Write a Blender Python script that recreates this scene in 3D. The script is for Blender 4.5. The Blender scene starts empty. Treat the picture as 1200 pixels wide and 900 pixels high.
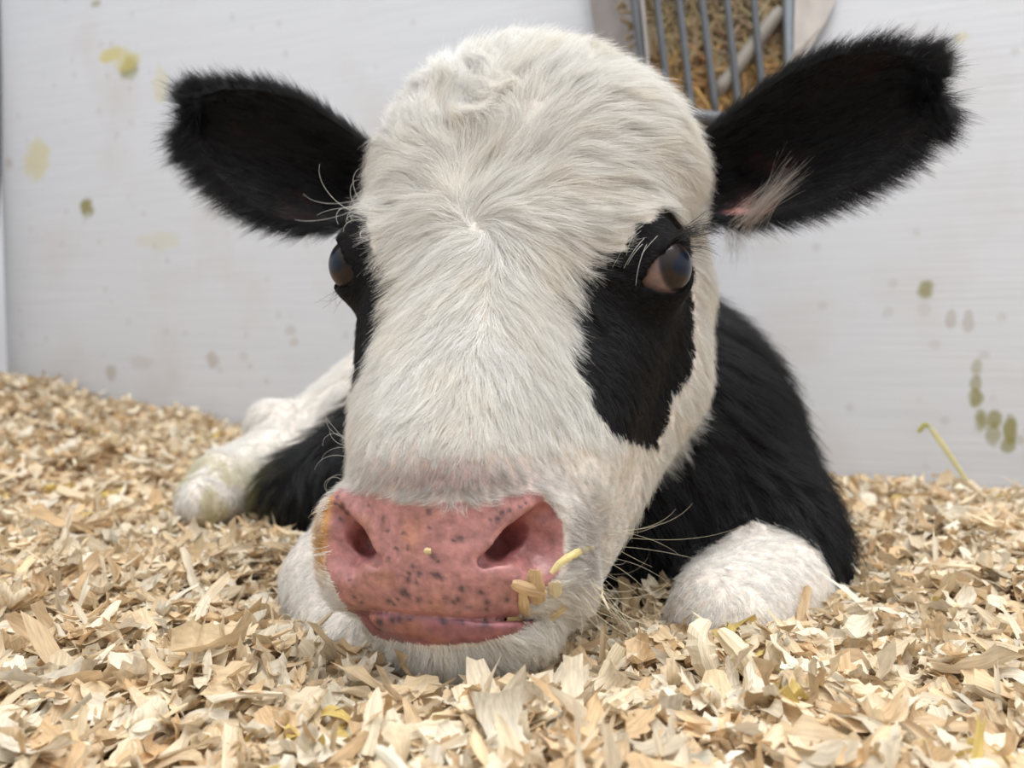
import bpy, math, random
import numpy as np
from mathutils import Vector, Matrix

FUR = 1.0            # hair density factor
rng = np.random.default_rng(7)
random.seed(7)
sc = bpy.context.scene
C = sc.collection

# ------------------------------------------------------------------ camera
CAMZ = 0.13
PITCH = math.radians(3.0)
FOC = 901.0                                  # focal length in pixels of the 1200x900 frame
cam_d = bpy.data.cameras.new('camera')
cam_d.sensor_width = 36.0
cam_d.lens = FOC / 1200 * 36
cam_d.clip_start = 0.01
cam_d.dof.use_dof = True
cam_d.dof.focus_distance = 0.33
cam_d.dof.aperture_fstop = cam_d.lens / 1000 / 0.0033
cam = bpy.data.objects.new('camera', cam_d)
C.objects.link(cam)
cam.location = (0, 0, CAMZ)
cam.rotation_euler = (math.pi / 2 - PITCH, 0, 0)
sc.camera = cam

# ------------------------------------------------------------------ world and exposure
sc.view_settings.view_transform = 'Standard'
sc.view_settings.look = 'None'
sc.view_settings.gamma = 1.0
sc.view_settings.use_curve_mapping = False
sc.view_settings.exposure = 0.47
w = bpy.data.worlds.new('overcast_sky'); sc.world = w
w.use_nodes = True
nt = w.node_tree; nt.nodes.clear()
out = nt.nodes.new('ShaderNodeOutputWorld'); bg = nt.nodes.new('ShaderNodeBackground')
tc = nt.nodes.new('ShaderNodeTexCoord'); sp = nt.nodes.new('ShaderNodeSeparateXYZ'); cr = nt.nodes.new('ShaderNodeValToRGB')
nt.links.new(tc.outputs['Generated'], sp.inputs[0]); nt.links.new(sp.outputs['Z'], cr.inputs[0])
cr.color_ramp.elements[0].position = 0.0; cr.color_ramp.elements[0].color = (0.30, 0.30, 0.31, 1)
cr.color_ramp.elements[1].position = 1.0; cr.color_ramp.elements[1].color = (0.92, 0.96, 1.0, 1)
nt.links.new(cr.outputs[0], bg.inputs[0]); bg.inputs[1].default_value = 1.25
nt.links.new(bg.outputs[0], out.inputs[0])

def area_light(name, loc, target, size, power, col):
    l = bpy.data.lights.new(name, 'AREA'); l.shape = 'RECTANGLE'; l.size, l.size_y = size; l.energy = power; l.color = col
    o = bpy.data.objects.new(name, l); C.objects.link(o); o.location = loc
    d = Vector(target) - Vector(loc); o.rotation_euler = d.to_track_quat('-Z', 'Y').to_euler()
    return o
area_light('skylight', (0.35, 0.1, 2.1), (0, 0.5, 0.1), (1.6, 1.2), 34, (1.0, 0.99, 0.97))

# ------------------------------------------------------------------ coordinate helpers
# K(px, py, d): the point d centimetres in front of the camera position seen at a pixel; camera-aligned centimetres (x, y up, d)
def K(px, py, d):
    return np.array([(px - 600) / FOC * d, (450 - py) / FOC * d, d], float)
cp, spn = math.cos(PITCH), math.sin(PITCH)
def c2w(P):                                   # camera-aligned cm -> world m
    P = np.asarray(P, float)
    x, y, d = P[..., 0], P[..., 1], P[..., 2]
    return np.stack([x, d * cp + y * spn, CAMZ * 100 + y * cp - d * spn], -1) * 0.01
def w2c(P):
    P = np.asarray(P, float) * 100
    x, Y, Z = P[..., 0], P[..., 1], P[..., 2] - CAMZ * 100
    return np.stack([x, Y * spn + Z * cp, Y * cp - Z * spn], -1)
def to_px(Pc):
    return 600 + FOC * Pc[..., 0] / Pc[..., 2], 450 - FOC * Pc[..., 1] / Pc[..., 2]
def W(x, y, z):                               # world cm -> camera-aligned cm
    return w2c(np.array([x, y, z]) * 0.01)

# ------------------------------------------------------------------ value noise in numpy
def hash3(i, j, k, s=0):
    h = (i.astype(np.int64) * 374761393 + j.astype(np.int64) * 668265263 + k.astype(np.int64) * 2147483647 + s * 1274126177) & 0xffffffff
    h = ((h ^ (h >> 13)) * 1274126177) & 0xffffffff
    return ((h ^ (h >> 16)) & 0xffff) / 65535.0
def noise(P, scale, s=0):
    Q = np.asarray(P, float) * scale
    i = np.floor(Q); f = Q - i; f = f * f * (3 - 2 * f); i = i.astype(np.int64)
    r = 0
    for dx in (0, 1):
        for dy in (0, 1):
            for dz in (0, 1):
                wgt = (f[..., 0] if dx else 1 - f[..., 0]) * (f[..., 1] if dy else 1 - f[..., 1]) * (f[..., 2] if dz else 1 - f[..., 2])
                r = r + wgt * hash3(i[..., 0] + dx, i[..., 1] + dy, i[..., 2] + dz, s)
    return r

# ------------------------------------------------------------------ materials
def new_mat(name):
    m = bpy.data.materials.new(name); m.use_nodes = True
    n = m.node_tree.nodes; b = n['Principled BSDF']
    return m, n, m.node_tree.links, b
def simple(name, col, rough=0.6, metal=0.0, bump=0.0, bscale=50):
    m, n, l, b = new_mat(name)
    b.inputs['Base Color'].default_value = (*col, 1); b.inputs['Roughness'].default_value = rough; b.inputs['Metallic'].default_value = metal
    t = n.new('ShaderNodeTexCoord'); q = n.new('ShaderNodeTexNoise'); q.inputs['Scale'].default_value = bscale
    mx = n.new('ShaderNodeMix'); mx.data_type = 'RGBA'
    mx.inputs['A'].default_value = (*[c * 0.75 for c in col], 1); mx.inputs['B'].default_value = (*[min(1, c * 1.15) for c in col], 1)
    l.new(t.outputs['Object'], q.inputs['Vector']); l.new(q.outputs['Fac'], mx.inputs['Factor']); l.new(mx.outputs['Result'], b.inputs['Base Color'])
    if bump:
        bp = n.new('ShaderNodeBump'); bp.inputs['Strength'].default_value = bump; bp.inputs['Distance'].default_value = 0.002
        l.new(q.outputs['Fac'], bp.inputs['Height']); l.new(bp.outputs['Normal'], b.inputs['Normal'])
    return m

# ------------------------------------------------------------------ mesh helpers
def mesh_obj(name, V, F, mat=None, parent=None, smooth=True):
    me = bpy.data.meshes.new(name)
    V = np.asarray(V, np.float32)
    if isinstance(F, np.ndarray):
        nf, k = F.shape
        me.vertices.add(len(V)); me.vertices.foreach_set('co', V.ravel())
        me.loops.add(nf * k); me.loops.foreach_set('vertex_index', F.ravel().astype(np.int32))
        me.polygons.add(nf); me.polygons.foreach_set('loop_start', np.arange(nf, dtype=np.int32) * k)
        me.update(calc_edges=True)
    else:
        me.from_pydata([tuple(map(float, v)) for v in V], [], F)
    me.validate()
    if smooth: me.polygons.foreach_set('use_smooth', np.ones(len(me.polygons), bool))
    if mat: me.materials.append(mat)
    o = bpy.data.objects.new(name, me); C.objects.link(o)
    if parent: o.parent = parent
    return o
def tag(o, label=None, cat=None, group=None, kind=None):
    if label: o['label'] = label
    if cat: o['category'] = cat
    if group: o['group'] = group
    if kind: o['kind'] = kind
    return o
def color_attr(me, name, col):                # per-vertex colour
    a = me.attributes.new(name, 'FLOAT_COLOR', 'POINT')
    c = np.ones((len(col), 4), np.float32); c[:, :col.shape[1]] = col
    a.data.foreach_set('color', c.ravel())

# ================================================================== THE CALF: implicit body meshed as one surface
YAW, TAU = math.radians(13), math.radians(36)
AV = np.array([-math.sin(TAU) * math.sin(YAW), -math.cos(TAU), -math.sin(TAU) * math.cos(YAW)])   # poll -> nose
LV = np.array([math.cos(YAW), 0, -math.sin(YAW)])                                                   # to its left (picture right)
NV = np.array([-math.cos(TAU) * math.sin(YAW), math.sin(TAU), -math.cos(TAU) * math.cos(YAW)])      # out of the face
HB = np.stack([AV, LV, NV])

def RC(p, r1, q, r2, k=1.0): return ('rc', np.asarray(p, float), r1, np.asarray(q, float), r2, k)
def SP(p, r, k=1.0): return ('el', np.asarray(p, float), np.array([r, r, r], float), np.eye(3), k)
def EL(p, radii, k=1.0, B=None): return ('el', np.asarray(p, float), np.array(radii, float), HB if B is None else B, k)

def d_prim(p, P):
    if p[0] == 'rc':
        _, a, ra, b, rb, k = p
        ab = b - a; t = np.clip((P - a) @ ab / (ab @ ab), 0, 1)
        return np.linalg.norm(P - a - t[:, None] * ab, axis=1) - (ra + (rb - ra) * t)
    _, c, r, B, k = p
    q = (P - c) @ B.T
    k0 = np.linalg.norm(q / r, axis=1); k1 = np.linalg.norm(q / (r * r), axis=1) + 1e-9
    return k0 * (k0 - 1) / k1
def smin(a, b, k):
    h = np.maximum(k - np.abs(a - b), 0) / k
    return np.minimum(a, b) - h * h * k * 0.25
def smax(a, b, k): return -smin(-a, -b, k)

# eyes: centre, radius, outward axis
EYE_R = 1.62
EYES = []
for sgn, px, py, d in ((1, 768, 316, 36.3), (-1, 425, 312, 39.2)):
    c = K(px, py, d)
    o = 0.22 * AV + sgn * 0.86 * LV + 0.42 * NV; o /= np.linalg.norm(o)
    long_ = AV * 0.80 - sgn * 0.1 * LV + 0.45 * NV                      # long axis: temple side -> nose side
    long_ -= o * (long_ @ o); long_ /= np.linalg.norm(long_)
    up = np.cross(o, long_) * sgn; up /= np.linalg.norm(up)
    EYES.append((sgn, c, o, long_, up))

HEAD = [
    EL(K(620, 205, 41.6), (6.3, 8.6, 5.7), 1),
    EL(K(612, 149, 43.0), (4.0, 5.8, 4.2), 2),
    SP(K(752, 190, 43.0), 2.6, 1.5),
    EL(K(600, 285, 39.4), (5.5, 7.5, 4.6), 2),
    RC(K(587, 330, 38.0), 4.2, K(528, 545, 31.6), 3.6, 2.2),
    RC(K(488, 345, 39.5), 2.9, K(487, 520, 34.5), 2.8, 2.0),
    RC(K(722, 350, 39.5), 3.4, K(640, 560, 34.0), 3.0, 2.0),
    RC(K(752, 230, 42.5), 3.0, K(756, 350, 43.5), 3.3, 1.5),
    RC(K(756, 350, 43.5), 3.3, K(742, 440, 42.5), 3.6, 1.5),
    RC(K(742, 440, 42.5), 3.6, K(650, 630, 36.5), 2.9, 2.0),
    RC(K(490, 400, 44.0), 3.2, K(470, 600, 37.5), 2.6, 2.0),
    RC(K(620, 480, 46.0), 5.0, K(560, 690, 35.5), 3.2, 2.5),
    EL(K(527, 635, 31.3), (3.7, 4.5, 3.3), 1.6),
    SP(K(430, 640, 31.3), 1.85, 1.4),
    SP(K(632, 645, 31.6), 2.15, 1.4),
    SP(K(425, 675, 31.9), 1.55, 1.0),
    SP(K(650, 690, 32.2), 1.75, 1.0),
    SP(K(405, 605, 30.8), 0.9, 1.0),        # nostril wings
    SP(K(622, 603, 30.2), 1.15, 0.8),
]
LOWER = [EL(K(540, 724, 31.8), (2.0, 4.2, 2.3), 0.4), EL(K(520, 724, 29.6), (1.0, 3.1, 1.3), 0.8),
         RC(K(545, 728, 32), 2.2, K(585, 640, 40), 3.2, 1.5)]
I3 = np.eye(3)[[0, 2, 1]]
BODY = [
    RC(K(632, 330, 47), 5.5, W(6, 58, 9), 8.5, 2),                     # neck
    RC(K(640, 480, 46), 5.0, W(7, 54, 4), 8.0, 3),                     # throat
    EL(W(8.3, 58, 2.8), (13, 15, 14.8), 2, I3),                      # shoulders and chest
    EL(W(3.5, 77, 6), (12, 19, 15), 3, I3),                            # barrel
    EL(W(16.2, 50, -1.5), (5.2, 7.5, 8), 2, I3),                       # elbow and forearm
    RC(W(14.2, 43, -1.4), 3.7, W(11.0, 38.8, -1.1), 2.8, 1.2),         # knee, white
    RC(W(11.0, 38.8, -1.1), 2.7, W(12.0, 44, -2.0), 2.2, 1.0),
    RC(W(-9, 79, 9.0), 7.0, W(-20.0, 74, 3.6), 3.6, 2.0),              # thigh to hock
    SP(W(-22.6, 73, 5.0), 2.7, 1.0),
    RC(W(-20.5, 72, 3.0), 3.0, W(-24.0, 64, 1.3), 2.6, 1.2),
    RC(W(-24.0, 64, 1.3), 2.5, W(-24.6, 61, 0.4), 2.1, 1.0),
    RC(W(-6, 66, 5.5), 6.6, W(-16.5, 62, 0.5), 4.0, 1.5),              # flank, black
    RC(W(-5, 52, 3), 5.5, W(-9.8, 44, -1.0), 3.3, 1.5),                # far foreleg
    RC(W(-9.8, 44, -1.0), 3.3, W(-7.5, 37, -2.2), 2.6, 1.0),
]
def lip_y(px):                                                           # the lip line of the mouth
    return 714 + 12 * np.clip((px - 410) / 130, 0, 1.2) - 14 * np.clip((px - 590) / 110, 0, 1.5) ** 1.5
def seg2(P, a, b):
    ab = b - a; t = np.clip((P - a) @ ab / (ab @ ab), 0, 1)
    return np.linalg.norm(P - a - t[:, None] * ab, axis=1), t

def field_head(P):
    u = None
    for p in HEAD:
        d = d_prim(p, P); u = d if u is None else smin(u, d, p[-1])
    for sgn, c, o, lg, up in EYES:                                     # brow and lids
        u = smin(u, np.linalg.norm(P - (c - 0.15 * o), axis=1) - 2.0, 1.3)
        u = smin(u, np.linalg.norm(P - (c + 1.35 * up - 0.4 * o - 0.4 * lg), axis=1) - 1.0, 1.2)
    return u
def surf(px, py, fn=field_head, d0=22.0):                              # depth at which the ray of a pixel meets the head
    px = np.atleast_1d(np.asarray(px, float)); py = np.atleast_1d(np.asarray(py, float))
    d = np.full(px.shape, float(d0))
    for _ in range(32):
        P = np.stack([(px - 600) / FOC * d, (450 - py) / FOC * d, d], 1)
        d = d + fn(P) * 0.85
    return d
def KS(px, py, off=0.0):                                               # a point on the head surface, pushed off cm deeper
    return K(px, py, surf(px, py)[0] + off)
NOSTRILS = [((KS(567, 657, .30), .32), (KS(600, 636, .58), .64), (KS(637, 604, .5), .46), (KS(632, 638, .15), .95), (KS(580, 634, 2.2), .55)),
            ((KS(442, 657, .22), .26), (KS(417, 634, .48), .52), (KS(393, 604, .40), .38), (KS(402, 644, .15), .75), (KS(432, 636, 1.8), .45))]
def field(P):
    u = field_head(P)
    near = P[:, 2] < 36
    if near.any():
        Q = P[near]; un = u[near]
        for (a, ra), (b, rb), (c, rc_), (e, re), (g, rg) in NOSTRILS:
            def cap(a, ra, b, rb):
                d, t = seg2(Q, a, b); return d - (ra + (rb - ra) * t)
            n = smin(cap(a, ra, b, rb), cap(b, rb, c, rc_), .2)
            n = smin(n, cap(.5 * (a + b), .5 * (ra + rb), g, rg), .2); n = smin(n, cap(.5 * (b + c), .5 * (rb + rc_), g, rg), .2)
            un = smax(un, -smin(cap(b, rb * .7, e, re), cap(c, rc_ * .7, e, re), .4), 0.9)   # soft floor that rises towards the cheek
            un = smax(un, -n, 0.16)
        u[near] = un
    l = None
    for p in LOWER:
        d = d_prim(p, P); l = d if l is None else smin(l, d, p[-1])
    px, py = to_px(P)
    above = (py - lip_y(px)) / FOC * P[:, 2]                           # > 0 below the lip line
    h = np.minimum(smax(u, np.minimum(above, 3.0), 0.35), smax(l, -(above - 0.01), 0.22))
    jaw = smin(u, l, 1.2)
    wj = np.clip((P[:, 2] - 30.9) / 1.5, 0, 1)
    h = h * (1 - wj) + jaw * wj
    for sgn, c, o, lg, up in EYES:                                     # almond opening of the lids
        q = P - c; x, y, z = q @ lg, q @ up, q @ o
        al = np.maximum(np.hypot(x - .12, y + 1.05) - 2.12, np.hypot(x - .12, y - 0.85) - 2.02)
        h = smax(h, -np.maximum(al * 0.9, -(z - 0.1)), 0.12)
    for p in BODY: h = smin(h, d_prim(p, P), p[-1])
    return h

def axis(segs):
    out = []
    for a, b, s in segs:
        n = max(1, int(round((b - a) / s))); out.append(np.linspace(a, b, n, endpoint=False))
    return np.concatenate(out)
RES = globals().get('RES_', 1.0)
GX = axis([(-32, -13, .6), (-13, 14, .15 * RES), (14, 28, .5)])
GY = axis([(-20, -12, .5), (-12, -2.5, .12 * RES), (-2.5, 21, .19 * RES), (21, 25, .5)])
GD = axis([(24, 33, .12 * RES), (33, 48, .2 * RES), (48, 104, .7)])
def surface_nets(GX, GY, GD, fn, B=8):
    nx, ny, nz = len(GX), len(GY), len(GD)
    D = np.full((nx, ny, nz), 5.0, np.float32)
    bx, by, bz = (np.arange(0, n, B) for n in (nx, ny, nz))
    cx = np.array([GX[i:i + B + 1].mean() for i in bx]); cy = np.array([GY[i:i + B + 1].mean() for i in by]); cz = np.array([GD[i:i + B + 1].mean() for i in bz])
    hx = np.array([np.ptp(GX[i:i + B + 1]) for i in bx]); hy = np.array([np.ptp(GY[i:i + B + 1]) for i in by]); hz = np.array([np.ptp(GD[i:i + B + 1]) for i in bz])
    CX, CY, CZ = np.meshgrid(cx, cy, cz, indexing='ij'); HX, HY, HZ = np.meshgrid(hx, hy, hz, indexing='ij')
    d = fn(np.stack([CX.ravel(), CY.ravel(), CZ.ravel()], 1)).reshape(CX.shape)
    near = np.abs(d) < 0.5 * np.sqrt(HX**2 + HY**2 + HZ**2) * 1.25 + 0.8
    far = np.argwhere(~near)
    for i, j, k in far:
        D[i * B:(i + 1) * B, j * B:(j + 1) * B, k * B:(k + 1) * B] = d[i, j, k]
    idx = np.argwhere(near)
    for s in range(0, len(idx), 1500):
        ch = idx[s:s + 1500]
        o = np.arange(B)
        I = (ch[:, 0, None] * B + o); J = (ch[:, 1, None] * B + o); Q = (ch[:, 2, None] * B + o)
        I3 = np.broadcast_to(I[:, :, None, None], (len(ch), B, B, B)).reshape(-1); J3 = np.broadcast_to(J[:, None, :, None], (len(ch), B, B, B)).reshape(-1); Q3 = np.broadcast_to(Q[:, None, None, :], (len(ch), B, B, B)).reshape(-1)
        ok = (I3 < nx) & (J3 < ny) & (Q3 < nz); I3, J3, Q3 = I3[ok], J3[ok], Q3[ok]
        D[I3, J3, Q3] = fn(np.stack([GX[I3], GY[J3], GD[Q3]], 1))
    S = D < 0
    ns = np.zeros((nx - 1, ny - 1, nz - 1), np.int8)
    corners = [(a, b, c) for a in (0, 1) for b in (0, 1) for c in (0, 1)]
    for a, b, c in corners: ns += S[a:nx - 1 + a, b:ny - 1 + b, c:nz - 1 + c]
    cells = np.argwhere((ns > 0) & (ns < 8)); del ns
    vid = np.full((nx - 1, ny - 1, nz - 1), -1, np.int32); vid[cells[:, 0], cells[:, 1], cells[:, 2]] = np.arange(len(cells))
    acc = np.zeros((len(cells), 3)); cnt = np.zeros(len(cells))
    G = [GX, GY, GD]
    cv = {c: D[cells[:, 0] + c[0], cells[:, 1] + c[1], cells[:, 2] + c[2]].astype(float) for c in corners}
    for c in corners:
        for ax in range(3):
            if c[ax]: continue
            e = list(c); e[ax] = 1; e = tuple(e)
            v0, v1 = cv[c], cv[e]; m = (v0 < 0) != (v1 < 0)
            t = np.where(m, v0 / np.where(m, v0 - v1, 1), 0)
            p = np.stack([G[q][cells[:, q] + c[q]] for q in range(3)], 1)
            p[:, ax] += t * (G[ax][cells[:, ax] + 1] - G[ax][cells[:, ax]])
            acc[m] += p[m]; cnt[m] += 1
    V = acc / cnt[:, None]
    F = []
    for ax in range(3):
        sl0 = [slice(1, -1)] * 3; sl1 = [slice(1, -1)] * 3
        sl0[ax] = slice(0, -1); sl1[ax] = slice(1, None)
        A, Bq = S[tuple(sl0)], S[tuple(sl1)]
        e = np.argwhere(A != Bq); fl = A[e[:, 0], e[:, 1], e[:, 2]]
        e = e + np.array([0 if q == ax else 1 for q in range(3)])
        o1, o2 = [q for q in range(3) if q != ax]
        def g(d1, d2):
            c = e.copy(); c[:, o1] -= d1; c[:, o2] -= d2
            return vid[c[:, 0], c[:, 1], c[:, 2]]
        q4 = np.stack([g(1, 1), g(0, 1), g(0, 0), g(1, 0)], 1)
        if ax == 1: fl = ~fl
        q4[~fl] = q4[~fl][:, ::-1]
        F.append(q4)
    F = np.concatenate(F); F = F[(F >= 0).all(1)]
    return V, F
import time as _t
_t0 = _t.time()
CV, CF = surface_nets(GX, GY, GD, field)
print('calf mesh', CV.shape, CF.shape, round(_t.time() - _t0, 1))

# drop small stray shells, fix the orientation, relax a little
def grad(P, fn=field, e=0.05):
    g = np.stack([fn(P + np.eye(3)[i] * e) - fn(P - np.eye(3)[i] * e) for i in range(3)], 1)
    return g / (np.linalg.norm(g, axis=1, keepdims=True) + 1e-9)
def relax(V, F, it=1, lam=0.5):
    E = np.concatenate([F[:, [i, (i + 1) % 4]] for i in range(4)])
    for _ in range(it):
        s = np.zeros_like(V); n = np.zeros(len(V))
        for ax in range(3):
            s[:, ax] = np.bincount(E[:, 0], V[E[:, 1], ax], len(V)) + np.bincount(E[:, 1], V[E[:, 0], ax], len(V))
        n = np.bincount(E[:, 0], minlength=len(V)) + np.bincount(E[:, 1], minlength=len(V))
        V = V + lam * (s / np.maximum(n, 1)[:, None] - V)
    return V
CV = relax(CV, CF, 2, 0.5)
def vnormals(V, F):
    fn_ = np.cross(V[F[:, 2]] - V[F[:, 0]], V[F[:, 3]] - V[F[:, 1]])
    N = np.zeros_like(V)
    for i in range(4):
        for ax in range(3): N[:, ax] += np.bincount(F[:, i], fn_[:, ax], len(V))
    return N / (np.linalg.norm(N, axis=1, keepdims=True) + 1e-12)
CN = vnormals(CV, CF)
smp = rng.integers(0, len(CV), 400)
if (CN[smp] * grad(CV[smp])).sum() < 0: CF = CF[:, ::-1]; CN = -CN

# ------------------------------------------------------------------ ears: cupped leaves, part of the same surface
EAR_PX = [  # upper edge and lower edge from base to tip, depth at base, tip; cup depth
    dict(up=[(455, 190), (415, 150), (385, 128), (345, 104), (300, 95), (255, 96), (222, 108), (209, 128)],
         lo=[(432, 250), (400, 268), (360, 274), (310, 265), (268, 240), (235, 206), (215, 165), (209, 132)], d0=43.5, d1=41.5, cup=2.0, sh=.93),
    dict(up=[(790, 190), (838, 142), (880, 105), (925, 74), (985, 50), (1050, 46), (1100, 64), (1114, 92)],
         lo=[(800, 262), (828, 256), (855, 262), (905, 262), (965, 246), (1025, 218), (1070, 182), (1104, 140), (1114, 97)], d0=42.5, d1=37.5, cup=2.4, sh=.93)]
def resample(pts, n):
    pts = np.array(pts, float); s = np.r_[0, np.cumsum(np.linalg.norm(np.diff(pts, axis=0), axis=1))]; s /= s[-1]
    t = np.linspace(0, 1, n)
    r = np.stack([np.interp(t, s, pts[:, i]) for i in (0, 1)], 1)
    for _ in range(3): r[1:-1] = 0.25 * r[:-2] + 0.5 * r[1:-1] + 0.25 * r[2:]
    return r
EARV, EARF, EARI = [], [], []
NU, NR = 60, 64
for e in EAR_PX:
    up, lo = resample(e['up'], NU), resample(e['lo'], NU)
    u = np.linspace(0, 1, NU)
    md = (up + lo) / 2; up, lo = md + (up - md) * .90, md + (lo - md) * .90
    b0 = md[0]; up, lo = b0 + (up - b0) * e['sh'] , b0 + (lo - b0) * e['sh']
    dd = e['d0'] + (e['d1'] - e['d0']) * u
    A = np.stack([K(*p, d) for p, d in zip(up, dd)]); Bp = np.stack([K(*p, d) for p, d in zip(lo, dd)])
    phi = np.linspace(0, 2 * np.pi, NR, endpoint=False)
    v, sgn = np.cos(phi), np.sin(phi)
    mid, half = (A + Bp) / 2, (A - Bp) / 2
    wid = np.linalg.norm(half, axis=1)
    cupd = np.minimum(e['cup'] * (0.55 + 0.6 * (1 - u)), wid * 0.9)
    thick = np.minimum(0.22, wid * 0.4)
    P = mid[:, None] + v[None, :, None] * half[:, None]
    P[:, :, 2] += cupd[:, None] * (1 - np.abs(v) ** 2.2)[None] - 0.3 - thick[:, None] * sgn[None]
    V = P.reshape(-1, 3)
    i, j = np.meshgrid(np.arange(NU - 1), np.arange(NR), indexing='ij')
    j2 = (j + 1) % NR
    F = np.stack([i * NR + j, i * NR + j2, (i + 1) * NR + j2, (i + 1) * NR + j], -1).reshape(-1, 4)
    n = vnormals(V, F)
    if (n * (V - np.repeat(P.mean(1), NR, 0))).sum() < 0: F = F[:, ::-1]; n = -n
    EARV.append(V); EARF.append(F)
    EARI.append(dict(P=P, N=n.reshape(P.shape), mid=mid, half=half, u=u, v=v, sgn=sgn))

# @@PART2
allV, allF, off = [CV], [CF], len(CV)
for V, F in zip(EARV, EARF):
    allV.append(V); allF.append(F + off); off += len(V)
BV, BF = np.concatenate(allV), np.concatenate(allF)
n_body = len(CV)

def inpoly(px, py, poly):
    poly = np.array(poly, float); r = np.zeros(px.shape, bool)
    x1, y1 = poly[-1]
    for x2, y2 in poly:
        c = ((y1 > py) != (y2 > py)) & (px < (x2 - x1) * (py - y1) / ((y2 - y1) + 1e-9) + x1)
        r ^= c; x1, y1 = x2, y2
    return r
PATCH_R = [(781, 238), (791, 259), (808, 268), (813, 300), (813, 337), (814, 380), (812, 419), (808, 447), (789, 465), (782, 501), (771, 526), (747, 522), (722, 515), (700, 486), (686, 455), (679, 426), (681, 398), (675, 369), (686, 334), (715, 296), (729, 295), (743, 263), (761, 266), (771, 250)]
PATCH_L = [(416, 206), (428, 252), (438, 295), (448, 321), (449, 345), (441, 385), (428, 425), (417, 455), (370, 455), (370, 206)]
PLANUM = [(388, 580), (400, 572), (430, 573), (470, 588), (520, 590), (570, 586), (610, 576), (630, 574), (645, 590), (658, 612), (662, 640), (656, 668), (640, 690), (622, 708), (590, 740), (500, 740), (412, 730), (392, 690), (380, 660), (378, 630)]
HEADC = K(600, 300, 40)
def lcoord(P): return (P - HEADC) @ LV
def body_prims(P):
    return np.stack([d_prim(p, P) for p in BODY], 1)
def classify(P):
    """0 white coat, 1 black coat, 2 bare pink nose, 3 short grey-pink fringe over the nose; plus a stain factor"""
    px, py = to_px(P); jx = (noise(P, 2.2, 1) - .5) * 9; jy = (noise(P, 2.2, 2) - .5) * 9
    pj, qj = px + jx, py + jy
    cls = np.zeros(len(P), np.int8)
    dh = field_head(P); bp = body_prims(P); db = bp.min(1); nb = bp.argmin(1)
    isbody = (db < dh - 0.05) | (P[:, 2] > 50)
    headp = ~isbody
    l = lcoord(P)
    cls[headp & (l > 1) & inpoly(pj, qj, PATCH_R)] = 1
    cls[headp & (l < -1) & inpoly(pj, qj, PATCH_L)] = 1
    cls[headp & (P[:, 2] < 31.8) & inpoly(px + jx * .3, py + jy * .3, PLANUM)] = 2
    lowlip = (py > lip_y(px) - 2) & (py < 716 + 40 * np.sqrt(np.clip(1 - ((px - 515) / 118) ** 2, 0, 1)) + jy * .2) & (px > 405) & (px < 632)
    cls[headp & (P[:, 2] < 31.8) & lowlip] = 2
    cls[headp & (P[:, 2] < 31.8) & (cls == 2) & (py > 728) & ~lowlip] = 0
    white_limb = np.isin(nb, (5, 6, 7, 8, 9, 10, 12, 13))
    cls[isbody] = 1
    cls[isbody & white_limb] = 0
    return cls, isbody
print('paint', round(_t.time() - _t0, 1))
cls, isb = classify(CV)
WH, BK, PK = np.array([.70, .63, .56]), np.array([.005, .0045, .005]), np.array([.42, .20, .185])
col = np.where((cls == 0)[:, None], WH, np.where((cls == 1)[:, None], BK, PK))
px, py = to_px(CV)
front = (CV[:, 2] < 32.5) & ~isb
# pinker, greyer skin fringing the nose; deep dark red in the nostrils
fr = front & (cls == 0)
g = np.exp(-((py - 560) / 30) ** 2) * np.clip(1 - np.abs(px - 520) / 150, 0, 1) ** .5
col = np.where((fr & (py > 500))[:, None], col * (1 - .8 * g[:, None]) + np.array([.40, .24, .23]) * .8 * g[:, None], col)
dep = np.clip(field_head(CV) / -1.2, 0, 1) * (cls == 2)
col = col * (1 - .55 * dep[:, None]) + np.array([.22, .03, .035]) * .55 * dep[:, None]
# dark freckles, painted where each cluster sits on the nose
FRECK = [(393, 590, 2.5), (401, 594, 3.5), (399, 608, 3.2), (407, 601, 2.5), (432, 591, 2), (395, 582, 2), (449, 608, 2), (454, 622, 2.6), (473, 624, 2.3), (464, 643, 2.6), (478, 642, 3), (455, 655, 2.6), (502, 600, 3), (502, 617, 2), (539, 631, 4), (531, 633, 2.6), (508, 652, 4), (513, 658, 2.5),
         (484, 664, 3.8), (491, 673, 3.6), (480, 672, 3.5), (478, 680, 3.2), (487, 682, 3), (513, 674, 4), (518, 678, 3.6), (509, 673, 3), (473, 694, 5), (478, 698, 3.5), (491, 703, 3.8), (456, 704, 3), (462, 708, 2.6), (466, 702, 2.5), (541, 690, 4), (537, 702, 3.5), (533, 706, 3), (571, 706, 4), (563, 694, 3), (570, 714, 2.8), (594, 703, 3), (549, 712, 3), (520, 700, 2.5), (505, 706, 2),
         (588, 601, 4), (583, 608, 4.3), (597, 598, 3.2), (610, 595, 2.2), (616, 590, 2), (575, 610, 2.5), (410, 680, 2), (445, 729, 4.5), (460, 727, 4), (468, 726, 4), (480, 726, 3.4), (520, 728, 4), (541, 729, 3), (569, 731, 4.2), (445, 738, 2.5), (415, 700, 2.4), (424, 706, 2.2)]
m = np.zeros(len(CV))
idx = np.where(front & (cls == 2))[0]
for fx, fy, r in FRECK:
    d2 = ((px[idx] - fx) ** 2 + (py[idx] - fy) ** 2) / (r * 1.05) ** 2
    m[idx] = np.maximum(m[idx], np.exp(-d2 ** 1.5))
m *= .92
low_l = (front & (cls == 2) & (py > lip_y(px)))[:, None]
col = np.where(low_l, np.array([.29, .115, .125]), col)
ora = (np.clip(noise(CV, 1.1, 61) * 2 - 1, 0, 1) * (cls == 2) * (px < 520))[:, None] * .45
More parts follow.
